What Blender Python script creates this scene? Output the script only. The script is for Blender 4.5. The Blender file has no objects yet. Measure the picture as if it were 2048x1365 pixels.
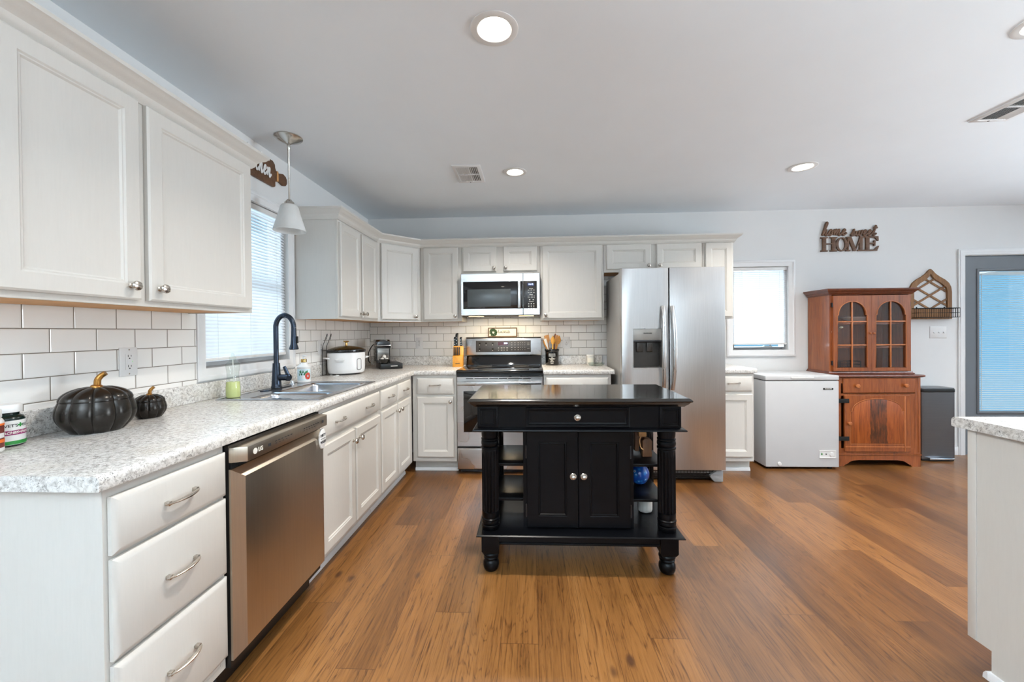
import bpy, bmesh, math, random
from mathutils import Matrix, Vector
random.seed(7)
PI = math.pi
SC = bpy.context.scene
COL = SC.collection

# ------------------------------------------------------------------ camera
def make_camera():
    F, pit, yaw, rol, H, XC, D, SH = 809.76, .0076, .0461, -.0091, 1.2524, 1.6675, 4.1674, -12.72
    w = Vector((-math.sin(yaw) * math.cos(pit), math.cos(yaw) * math.cos(pit), -math.sin(pit)))
    r = Vector((math.cos(yaw), math.sin(yaw), 0))
    u = r.cross(w)
    c, s = math.cos(rol), math.sin(rol)
    R = c * r + s * u
    U = -s * r + c * u
    cam = bpy.data.cameras.new('camera')
    cam.sensor_width = 36
    cam.lens = F / 2048 * 36
    cam.shift_y = SH / 2048
    cam.clip_start = .02
    o = bpy.data.objects.new('camera', cam)
    COL.objects.link(o)
    o.matrix_world = Matrix(((R.x, U.x, -w.x, XC), (R.y, U.y, -w.y, -D), (R.z, U.z, -w.z, H), (0, 0, 0, 1)))
    SC.camera = o
make_camera()

# ------------------------------------------------------------------ light
vs = SC.view_settings
vs.view_transform = 'Standard'
vs.look = 'None'
vs.exposure = 0.08
vs.gamma = 1
vs.use_curve_mapping = False
world = bpy.data.worlds.new('overcast_sky')
SC.world = world
world.use_nodes = True
wn = world.node_tree
bgn = wn.nodes['Background']
bgn.inputs['Color'].default_value = (.30, .68, 1.0, 1)
bgn.inputs['Strength'].default_value = .85

def area(name, loc, rot, sx, sy, watts, col):
    l = bpy.data.lights.new(name, 'AREA')
    l.shape = 'RECTANGLE'
    l.size, l.size_y = sx, sy
    l.energy = watts
    l.color = col
    o = bpy.data.objects.new(name, l)
    COL.objects.link(o)
    o.location = loc
    o.rotation_euler = rot
    return o
# three lights added out of view, then daylight of the two seen windows
d = area('ceiling_fill_left', (-.20, -5.75, 1.25), (0, math.radians(-128), 0), 1.9, 1.7, 330, (.76, .90, 1.0))  # added fill, aimed up to brighten the ceiling
d.data.spread = math.radians(95)
area('added_daylight_left', (-.20, -5.75, 1.25), (0, -PI / 2, 0), 1.9, 1.7, 4, (.46, .74, 1.0))  # weak cool light at the added left window
d = area('ceiling_fill_right', (8.75, -2.75, 1.35), (math.radians(128), 0, PI / 2), 1.5, 1.5, 200, (.82, .92, 1.0))  # added fill from the right, tilted up at the ceiling
d.data.spread = math.radians(95)
area('daylight_sink', (-.40, -1.78, 1.56), (0, -PI / 2, 0), .95, .70, 10, (.80, .91, 1.0))
area('daylight_back', (3.96, .40, 1.46), (-PI / 2, 0, 0), .54, .80, 13, (.80, .91, 1.0))

def lamp_disc(loc, radius, watts, col, spread=2.25):
    l = bpy.data.lights.new('ceiling_disc_light', 'AREA')
    l.shape = 'DISK'
    l.size = radius * 2
    l.energy = watts
    l.color = col
    l.spread = spread
    o = bpy.data.objects.new('ceiling_disc_light', l)
    COL.objects.link(o)
    o.location = loc
    return o

# ------------------------------------------------------------------ materials
def lin(c):
    return tuple(((v / 255) / 12.92 if v / 255 <= .04045 else ((v / 255 + .055) / 1.055) ** 2.4) for v in c)

class NT:
    """small helper to wire shader nodes"""
    def __init__(s, name):
        s.m = bpy.data.materials.new(name)
        s.m.use_nodes = True
        s.t = s.m.node_tree
        s.p = s.t.nodes['Principled BSDF']
        s.out = s.t.nodes['Material Output']
    def n(s, typ, **kw):
        nd = s.t.nodes.new(typ)
        for k, v in kw.items():
            if k in nd.inputs: nd.inputs[k].default_value = v
            else: setattr(nd, k, v)
        return nd
    def l(s, a, b):
        s.t.links.new(a, b)
    def math(s, op, a, b=None, c=None):
        nd = s.t.nodes.new('ShaderNodeMath')
        nd.operation = op
        for i, v in enumerate((a, b, c)):
            if v is None: continue
            if isinstance(v, (int, float)): nd.inputs[i].default_value = v
            else: s.l(v, nd.inputs[i])
        return nd.outputs[0]
    def coords(s, scale=(1, 1, 1), rot=(0, 0, 0)):
        tc = s.n('ShaderNodeNewGeometry')
        mp = s.n('ShaderNodeMapping')
        mp.inputs['Scale'].default_value = scale
        mp.inputs['Rotation'].default_value = rot
        s.l(tc.outputs['Position'], mp.inputs['Vector'])
        return mp.outputs['Vector']
    def objco(s, scale=(1, 1, 1)):
        tc = s.n('ShaderNodeTexCoord')
        mp = s.n('ShaderNodeMapping')
        mp.inputs['Scale'].default_value = scale
        s.l(tc.outputs['Object'], mp.inputs['Vector'])
        return mp.outputs['Vector']
    def noise(s, vec, scale, detail=4, rough=.5, dist=0):
        nd = s.n('ShaderNodeTexNoise', Scale=scale, Detail=detail, Roughness=rough, Distortion=dist)
        s.l(vec, nd.inputs['Vector'])
        return nd.outputs['Fac']
    def ramp(s, fac, stops):
        nd = s.n('ShaderNodeValToRGB')
        el = nd.color_ramp.elements
        while len(el) < len(stops): el.new(.5)
        for e, (p, c) in zip(el, stops):
            e.position = p
            e.color = (*c, 1) if len(c) == 3 else c
        s.l(fac, nd.inputs['Fac'])
        return nd.outputs['Color']
    def mix(s, fac, a, b, mode='MIX'):
        nd = s.n('ShaderNodeMix', data_type='RGBA', blend_type=mode)
        if isinstance(fac, (int, float)): nd.inputs['Factor'].default_value = fac
        else: s.l(fac, nd.inputs['Factor'])
        for k, v in ((6, a), (7, b)):
            if isinstance(v, tuple): nd.inputs[k].default_value = (*v[:3], 1)
            else: s.l(v, nd.inputs[k])
        return nd.outputs[2]
    def bump(s, h, strength=.2, dist=.002):
        nd = s.n('ShaderNodeBump', Strength=strength, Distance=dist)
        s.l(h, nd.inputs['Height'])
        s.l(nd.outputs['Normal'], s.p.inputs['Normal'])
    def base(s, c):
        if isinstance(c, tuple): s.p.inputs['Base Color'].default_value = (*c[:3], 1)
        else: s.l(c, s.p.inputs['Base Color'])
    def set(s, **kw):
        for k, v in kw.items():
            s.p.inputs[k.replace('_', ' ')].default_value = v

def plain(name, rgb, rough=.5, metal=0, vary=.04, nscale=14, bump=0, coat=0, **kw):
    t = NT(name)
    c = lin(rgb)
    v = t.coords()
    n = t.noise(v, nscale, 3)
    lo = tuple(x * (1 - vary) for x in c)
    hi = tuple(min(1, x * (1 + vary)) for x in c)
    t.base(t.ramp(n, [(.3, lo), (.7, hi)]))
    t.set(Roughness=rough, Metallic=metal, **kw)
    if coat: t.set(Coat_Weight=coat, Coat_Roughness=.08)
    if bump: t.bump(t.noise(v, nscale * 8, 3), bump, .001)
    return t.m

M = {}
M['wall'] = plain('wall_paint', (220, 220, 219), .75, vary=.012, nscale=3, bump=.06)
M['ceiling'] = plain('ceiling_paint', (234, 240, 245), .85, vary=.01, nscale=3, bump=.08)
M['trim'] = plain('white_trim_paint', (226, 226, 226), .4, vary=.01)
M['steel_dark'] = plain('dark_steel', (70, 70, 72), .35, .9)
M['black_glass'] = plain('black_glass', (9, 10, 13), .06, 0, coat=.6)
M['black_plastic'] = plain('black_plastic', (14, 14, 15), .38)
M['black_rubber'] = plain('black_rubber', (10, 10, 10), .7)
M['nickel'] = plain('brushed_nickel', (196, 190, 182), .24, 1)
M['nickel_dark'] = plain('dull_nickel', (150, 146, 140), .3, 1)
M['chrome'] = plain('chrome', (215, 218, 222), .1, 1)
M['gold'] = plain('antique_gold', (170, 122, 62), .32, .9, vary=.15, nscale=40)
M['brass'] = plain('brass', (205, 170, 105), .22, 1)
M['white_plastic'] = plain('white_plastic', (224, 223, 221), .35, vary=.01)
M['white_enamel'] = plain('white_enamel', (226, 226, 226), .28, vary=.008)
M['freezer_white'] = plain('freezer_white', (198, 198, 198), .38, vary=.008)
M['ceramic'] = plain('white_ceramic', (222, 220, 214), .25, vary=.05, nscale=30)
M['bamboo'] = plain('bamboo_block', (218, 150, 48), .42, vary=.12, nscale=60)
M['black_paper'] = plain('black_label', (20, 20, 22), .5)
M['ink'] = plain('printed_ink', (45, 45, 48), .6)
M['pale_ink'] = plain('pale_print', (225, 222, 214), .6)
M['wire'] = plain('black_wire', (18, 17, 17), .45, .6)
M['kick'] = plain('kick_board_paint', (200, 196, 188), .5)  # toe board, slightly darker than the cabinet paint
M['gap'] = plain('dark_recess', (12, 12, 12), .8)
M['raw_wood'] = plain('raw_pine', (205, 150, 92), .6, vary=.12, nscale=20)
M['amber'] = plain('amber_spoon_wood', (206, 140, 50), .45, vary=.1, nscale=60)
M['gold_spoon'] = plain('golden_spoon_wood', (230, 168, 66), .45, vary=.1, nscale=60)
M['tan_spoon'] = plain('tan_spoon_wood', (196, 142, 84), .5, vary=.1, nscale=60)
M['brown_spoon'] = plain('brown_spoon_wood', (130, 82, 52), .5, vary=.1, nscale=60)
M['leaf'] = plain('wreath_leaf', (38, 70, 40), .6, vary=.35, nscale=60)
M['magenta'] = plain('magenta_band', (140, 26, 92), .4)
M['green'] = plain('green_band', (44, 140, 60), .4)
M['orange'] = plain('orange_band', (226, 110, 40), .4)
M['maroon'] = plain('brown_red_print', (112, 50, 42), .45, vary=.3, nscale=80)
M['red'] = plain('red_print', (196, 64, 44), .45, vary=.2, nscale=80)
M['dark_bottle'] = plain('dark_green_plastic', (16, 34, 30), .2)
M['dried'] = plain('dried_flower', (244, 234, 208), .8, vary=.06, nscale=60)
M['stalk'] = plain('dried_stalk', (150, 118, 70), .8)
M['dark_led'] = plain('dark_display', (60, 14, 20), .12)

def mk_cab():
    t = NT('white_cabinet_paint')
    v = t.coords((60, 60, 5))
    n = t.noise(v, 1.6, 5, .6, 1.2)
    c = lin((207, 203, 196))
    t.base(t.ramp(n, [(.35, tuple(x * .975 for x in c)), (.65, c)]))
    t.set(Roughness=.36)
    t.bump(n, .12, .0012)
    return t.m
M['cab'] = mk_cab()

def mk_wood(name, dark, mid, light, rough=.35, scale=(38, 38, 3.2), coat=.0, contrast=(.3, .5, .72)):
    t = NT(name)
    v = t.coords(scale)
    n1 = t.noise(v, 1.0, 6, .6, 1.5)
    big = t.noise(t.coords((2.5, 2.5, .8)), 1.2, 2)
    f = t.math('ADD', t.math('MULTIPLY', n1, .75), t.math('MULTIPLY', big, .25))
    t.base(t.ramp(f, list(zip(contrast, (lin(dark), lin(mid), lin(light))))))
    t.set(Roughness=rough)
    if coat: t.set(Coat_Weight=coat, Coat_Roughness=.12)
    t.bump(n1, .08, .001)
    return t.m
M['hutch'] = mk_wood('cherry_hutch_wood', (104, 50, 20), (142, 74, 32), (168, 96, 46), .3, coat=.5)
M['hutch_dark'] = mk_wood('dark_cherry_trim', (72, 32, 18), (98, 46, 24), (122, 62, 32), .3, coat=.5)
M['hutch_light'] = mk_wood('worn_cherry_edge', (150, 82, 40), (178, 104, 56), (196, 124, 72), .4)
M['walnut'] = mk_wood('walnut_sign', (72, 46, 28), (98, 66, 42), (120, 84, 56), .55, (3, 38, 38))
M['arch_wood'] = mk_wood('rustic_arch_wood', (98, 66, 36), (132, 92, 54), (160, 116, 74), .65)
M['toy_wood'] = mk_wood('brown_block_wood', (70, 42, 24), (104, 66, 40), (128, 86, 56), .55)
M['frame_wood'] = mk_wood('thin_brown_frame', (64, 46, 32), (92, 68, 48), (112, 86, 62), .6, (5, 60, 60))

def mk_worn():
    t = NT('worn_cherry_panel')
    v = t.coords((38, 38, 3.2))
    n1 = t.noise(v, 1.0, 6, .6, 1.5)
    c = t.ramp(n1, [(.3, lin((110, 50, 16))), (.5, lin((150, 74, 24))), (.72, lin((178, 96, 38)))])
    g = t.n('ShaderNodeNewGeometry')
    sp = t.n('ShaderNodeSeparateXYZ')
    t.l(g.outputs['Position'], sp.inputs[0])
    wob = t.math('MULTIPLY', t.math('SUBTRACT', t.noise(t.coords((1, 1, 8)), 2.0, 3), .5), .03)
    x = t.math('ADD', sp.outputs[0], wob)
    a = t.math('MULTIPLY', t.math('GREATER_THAN', x, 4.715), t.math('LESS_THAN', x, 4.86))
    patch = t.math('MULTIPLY', a, t.ramp(t.noise(t.coords((30, 30, 6)), 1.3, 5, .7), [(.3, (.2, .2, .2)), (.6, (.95, .95, .95))]))
    t.base(t.mix(patch, c, lin((62, 34, 18))))
    t.set(Roughness=.4, Coat_Weight=.2, Coat_Roughness=.2)
    return t.m
M['worn'] = mk_worn()

def mk_steel(name, rgb, rough=.27, sc=(3, 3, 160), var=.05):
    t = NT(name)
    n = t.noise(t.coords(sc), 1.5, 4, .6)
    c = lin(rgb)
    t.base(t.ramp(n, [(.3, tuple(x * (1 - var) for x in c)), (.7, tuple(min(1, x * (1 + var)) for x in c))]))
    big = t.noise(t.coords((1, 1, 1)), 4, 2)
    r = t.math('ADD', t.math('MULTIPLY', big, .10), rough - .05)
    t.l(r, t.p.inputs['Roughness'])
    t.set(Metallic=1.0)
    t.bump(n, .05, .0006)
    return t.m
M['steel'] = mk_steel('brushed_stainless', (198, 197, 196), .28)
M['steel_v'] = mk_steel('brushed_stainless_door', (200, 199, 198), .30, (160, 160, 3))
M['steel_warm'] = mk_steel('dishwasher_stainless', (196, 184, 168), .32, (160, 160, 3))
M['steel_sink'] = mk_steel('sink_stainless', (186, 188, 192), .24, (40, 3, 40))
M['fridge_side'] = plain('grey_fridge_side', (152, 150, 147), .4, .25, vary=.03, nscale=90, bump=.1)
M['grey_panel'] = plain('grey_dispenser', (150, 147, 142), .4, .3)
M['grey_dark'] = plain('smoked_recess', (64, 60, 56), .25, .2)
M['bronze'] = plain('dark_bronze', (58, 66, 78), .26, .85, vary=.1)
M['bin_steel'] = mk_steel('dark_bin_steel', (118, 120, 124), .34, (3, 160, 160))
M['island'] = plain('black_lacquer', (7, 8, 11), .3, 0, vary=.25, nscale=6, bump=.05, Specular_IOR_Level=.16)
M['island_top'] = plain('black_lacquer_top', (24, 23, 22), .17, 0, vary=.2, nscale=8, coat=.6)
M['pumpkin'] = plain('black_pumpkin_glaze', (44, 40, 36), .26, .55, vary=.2, nscale=18)
M['coffee'] = plain('gloss_black', (10, 10, 11), .16, 0, coat=.5)
M['speckle'] = None

def mk_speckle():
    t = NT('speckled_black_enamel')
    n = t.n('ShaderNodeTexVoronoi', Scale=160.0)
    t.l(t.coords(), n.inputs['Vector'])
    t.base(t.ramp(n.outputs['Distance'], [(.10, lin((190, 190, 190))), (.2, lin((12, 12, 14)))]))
    t.set(Roughness=.15)
    return t.m
M['speckle'] = mk_speckle()

def mk_granite(name='granite_laminate', warm=0.0):
    t = NT(name)
    v = t.coords()
    a = t.noise(v, 70, 5, .7, .5)
    b = t.noise(v, 150, 4, .7, .3)
    c = t.noise(v, 260, 3, .65)
    big = t.noise(v, 9, 3, .6)
    base = t.ramp(a, [(.34, lin((160, 155, 150))), (.46, lin((204, 201, 196))), (.58, lin((228, 226, 222)))])
    base = t.mix(t.ramp(big, [(.5, (0, 0, 0)), (.72, (.4, .4, .4))]), base, lin((196, 186, 170)))
    m1 = t.ramp(b, [(.60, (0, 0, 0)), (.66, (.8, .8, .8))])
    base = t.mix(m1, base, lin((112, 104, 98)))
    m2 = t.math('MULTIPLY', t.ramp(c, [(.585, (0, 0, 0)), (.64, (1, 1, 1))]), t.ramp(t.noise(v, 34, 4, .6), [(.42, (.08, .08, .08)), (.58, (1, 1, 1))]))
    base = t.mix(m2, base, lin((44, 42, 44)))
    t.base(base)
    t.set(Roughness=.26)
    return t.m
M['granite'] = mk_granite()

def mk_tile(name, axis):
    t = NT(name)
    g = t.n('ShaderNodeNewGeometry')
    sp = t.n('ShaderNodeSeparateXYZ')
    t.l(g.outputs['Position'], sp.inputs[0])
    cb = t.n('ShaderNodeCombineXYZ')
    src = sp.outputs[axis]
    if axis == 0:
        t.l(t.math('ADD', src, 10 * .1545 - .535 + .0), cb.inputs[0])
        t.l(t.math('ADD', sp.outputs[2], -1.005 + .0772 * 20), cb.inputs[1])
    else:
        t.l(t.math('ADD', src, 30 * .153 + 2.448), cb.inputs[0])
        t.l(t.math('ADD', sp.outputs[2], -1.0 + .0825 * 20), cb.inputs[1])
    rh = .0772 if axis == 0 else .0838
    bw = .1545 if axis == 0 else .153
    br = t.n('ShaderNodeTexBrick', offset=.5)
    br.inputs['Scale'].default_value = 1
    br.inputs['Brick Width'].default_value = bw
    br.inputs['Row Height'].default_value = rh
    br.inputs['Mortar Size'].default_value = .0017
    br.inputs['Mortar Smooth'].default_value = .1
    c = lin((240, 238, 234))
    br.inputs['Color1'].default_value = (*c, 1)
    br.inputs['Color2'].default_value = (*[x * .96 for x in c], 1)
    br.inputs['Mortar'].default_value = (*lin((122, 114, 102)), 1)
    t.l(cb.outputs[0], br.inputs['Vector'])
    t.base(br.outputs['Color'])
    b2 = t.n('ShaderNodeTexBrick', offset=.5)
    b2.inputs['Scale'].default_value = 1
    b2.inputs['Brick Width'].default_value = bw
    b2.inputs['Row Height'].default_value = rh
    b2.inputs['Mortar Size'].default_value = .006
    b2.inputs['Mortar Smooth'].default_value = 1
    t.l(cb.outputs[0], b2.inputs['Vector'])
    t.bump(t.math('SUBTRACT', 1, b2.outputs['Fac']), .5, .003)
    t.l(t.math('ADD', .10, t.math('MULTIPLY', br.outputs['Fac'], .6)), t.p.inputs['Roughness'])
    return t.m
M['tile_back'] = mk_tile('subway_tile_back', 0)
M['tile_left'] = mk_tile('subway_tile_left', 1)

def mk_floor():
    t = NT('wood_plank_floor')
    W, L = .152, 1.21
    g = t.n('ShaderNodeNewGeometry')
    sp = t.n('ShaderNodeSeparateXYZ')
    t.l(g.outputs['Position'], sp.inputs[0])
    x, y = sp.outputs[0], sp.outputs[1]
    xr = t.math('DIVIDE', t.math('ADD', x, 5), W)
    row = t.math('FLOOR', xr)
    wn1 = t.n('ShaderNodeTexWhiteNoise', noise_dimensions='1D')
    t.l(row, wn1.inputs['W'])
    yr = t.math('ADD', t.math('DIVIDE', t.math('ADD', y, 20), L), t.math('MULTIPLY', wn1.outputs['Value'], 7.3))
    colm = t.math('FLOOR', yr)
    cb = t.n('ShaderNodeCombineXYZ')
    t.l(row, cb.inputs[0]); t.l(colm, cb.inputs[1])
    wn2 = t.n('ShaderNodeTexWhiteNoise', noise_dimensions='2D')
    t.l(cb.outputs[0], wn2.inputs['Vector'])
    tone = wn2.outputs['Value']
    # grain coordinates, shifted per plank
    gv = t.n('ShaderNodeCombineXYZ')
    t.l(t.math('ADD', x, t.math('MULTIPLY', tone, 13.7)), gv.inputs[0])
    t.l(t.math('ADD', t.math('MULTIPLY', y, .035), t.math('MULTIPLY', tone, 5.1)), gv.inputs[1])
    fine = t.noise(gv.outputs[0], 120, 5, .68, .15)
    gv2 = t.n('ShaderNodeCombineXYZ')
    t.l(t.math('ADD', x, t.math('MULTIPLY', tone, 3.7)), gv2.inputs[0])
    t.l(t.math('ADD', t.math('MULTIPLY', y, .11), t.math('MULTIPLY', tone, 9.1)), gv2.inputs[1])
    med = t.noise(gv2.outputs[0], 9, 3, .5, 1.0)
    rings = t.math('ABSOLUTE', t.math('SUBTRACT', t.math('FRACT', t.math('MULTIPLY', med, 13)), .5))
    patch = t.noise(t.coords((1.0, .35, 1)), 2.6, 2)
    # knots
    vo = t.n('ShaderNodeTexVoronoi', Scale=1.0)
    kv = t.n('ShaderNodeCombineXYZ')
    t.l(t.math('MULTIPLY', x, 4.4), kv.inputs[0]); t.l(t.math('MULTIPLY', y, 2.2), kv.inputs[1])
    t.l(kv.outputs[0], vo.inputs['Vector'])
    knot = t.ramp(vo.outputs['Distance'], [(.04, (.9, .9, .9)), (.09, (0, 0, 0))])
    f = t.math('ADD', t.math('ADD', .03, t.math('MULTIPLY', tone, .17)), t.math('ADD', t.math('MULTIPLY', fine, .34), t.math('ADD', t.math('MULTIPLY', med, .22), t.math('MULTIPLY', patch, .20))))
    c = t.ramp(f, [(.32, lin((68, 40, 17))), (.44, lin((106, 68, 32))), (.57, lin((136, 91, 46))), (.76, lin((162, 116, 68)))])
    line = t.ramp(rings, [(.0, (.9, .9, .9)), (.14, (0, 0, 0))])
    c = t.mix(t.math('MULTIPLY', line, t.ramp(fine, [(.36, (1, 1, 1)), (.58, (.2, .2, .2))])), c, lin((66, 36, 16)))
    streak = t.ramp(fine, [(.33, (.75, .75, .75)), (.43, (0, 0, 0))])
    c = t.mix(streak, c, lin((72, 42, 20)))
    c = t.mix(knot, c, lin((76, 48, 30)))
    fx = t.math('FRACT', xr); fy = t.math('FRACT', yr)
    ex = t.math('LESS_THAN', t.math('MINIMUM', fx, t.math('SUBTRACT', 1, fx)), .008)
    ey = t.math('LESS_THAN', t.math('MINIMUM', fy, t.math('SUBTRACT', 1, fy)), .0010)
    e = t.math('MAXIMUM', ex, ey)
    c = t.mix(t.math('MULTIPLY', e, .7), c, lin((70, 40, 22)))
    t.base(c)
    t.l(t.math('ADD', .25, t.math('MULTIPLY', fine, .16)), t.p.inputs['Roughness'])
    t.set(Coat_Weight=.3, Coat_Roughness=.3)
    t.bump(t.math('SUBTRACT', fine, t.math('MULTIPLY', e, .6)), .12, .0012)
    return t.m
M['floor'] = mk_floor()

def mk_glass(name, tint=(1, 1, 1), rough=0.0, thin=True):
    t = NT(name)
    gl = t.n('ShaderNodeBsdfGlossy', Roughness=.02)
    tr = t.n('ShaderNodeBsdfTransparent')
    tr.inputs['Color'].default_value = (*tint, 1)
    lw = t.n('ShaderNodeLayerWeight', Blend=.5)
    f5 = t.math('ADD', .04, t.math('MULTIPLY', t.math('POWER', lw.outputs['Facing'], 5.0), .9))
    # faint dust keeps the pane from being perfectly clean
    n = t.noise(t.coords(), 30, 3)
    fac = t.math('ADD', f5, t.math('MULTIPLY', n, .01))
    mx = t.n('ShaderNodeMixShader')
    t.l(fac, mx.inputs[0]); t.l(tr.outputs[0], mx.inputs[1]); t.l(gl.outputs[0], mx.inputs[2])
    t.l(mx.outputs[0], t.out.inputs['Surface'])
    return t.m
M['glass'] = mk_glass('clear_pane', (.94, .97, .98))
M['smoke_glass'] = mk_glass('old_cabinet_glass', (.96, .95, .94))
M['clear_plastic'] = mk_glass('clear_plastic', (.92, .95, .93))
M['liquid'] = mk_glass('green_soap_liquid', (.72, .78, .22))

def mk_slat():
    t = NT('blind_slat')
    n = t.noise(t.coords(), 20, 2)
    c = t.ramp(n, [(.3, (.86, .87, .88)), (.7, (.90, .91, .92))])
    df = t.n('ShaderNodeBsdfDiffuse'); tl = t.n('ShaderNodeBsdfTranslucent')
    t.l(c, df.inputs['Color']); t.l(c, tl.inputs['Color'])
    mx = t.n('ShaderNodeMixShader'); mx.inputs[0].default_value = .42
    t.l(df.outputs[0], mx.inputs[1]); t.l(tl.outputs[0], mx.inputs[2])
    t.l(mx.outputs[0], t.out.inputs['Surface'])
    return t.m
M['slat'] = mk_slat()

def mk_shade():
    t = NT('frosted_shade_glass')
    n = t.noise(t.coords(), 12, 3)
    c = t.ramp(n, [(.3, (.88, .88, .86)), (.7, (.93, .93, .92))])
    df = t.n('ShaderNodeBsdfDiffuse'); tl = t.n('ShaderNodeBsdfTranslucent')
    t.l(c, df.inputs['Color']); t.l(c, tl.inputs['Color'])
    mx = t.n('ShaderNodeMixShader'); mx.inputs[0].default_value = .4
    t.l(df.outputs[0], mx.inputs[1]); t.l(tl.outputs[0], mx.inputs[2])
    t.l(mx.outputs[0], t.out.inputs['Surface'])
    return t.m
M['shade'] = mk_shade()

def emis(name, rgb, strength):
    t = NT(name)
    n = t.noise(t.coords(), 5, 1)
    c = lin(rgb)
    t.base((0, 0, 0))
    t.l(t.ramp(n, [(0, c), (1, c)]), t.p.inputs['Emission Color'])
    t.p.inputs['Emission Strength'].default_value = strength
    return t.m
M['lens'] = emis('lit_lamp_lens', (255, 244, 226), 9)
M['digits'] = emis('lit_digits', (200, 215, 255), 2.2)
M['blue_screen'] = emis('lit_blue_screen', (30, 50, 130), .35)
M['green_led'] = emis('green_led', (90, 220, 60), 1.2)

def mk_blue_vase():
    t = NT('blue_glazed_flowers')
    vo = t.n('ShaderNodeTexVoronoi', Scale=38.0)
    t.l(t.coords(), vo.inputs['Vector'])
    t.base(t.ramp(vo.outputs['Distance'], [(.10, lin((20, 40, 90))), (.16, lin((225, 232, 240))), (.26, lin((40, 120, 190))), (.5, lin((22, 66, 140)))]))
    t.set(Roughness=.15)
    return t.m
M['blue_vase'] = mk_blue_vase()
M['white_vase'] = mk_wood('white_ribbed_glaze', (170, 166, 158), (205, 202, 196), (226, 224, 220), .35, (90, 90, 3))
M['door_paint'] = plain('slate_door_paint', (104, 108, 113), .45, vary=.02)
M['linen'] = plain('cream_sign_face', (226, 222, 208), .7, vary=.02)
M['leafprint'] = plain('green_leaf_print', (40, 110, 62), .5, vary=.2, nscale=60)
M['teal_label'] = plain('pale_teal_label', (206, 226, 232), .5)

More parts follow.
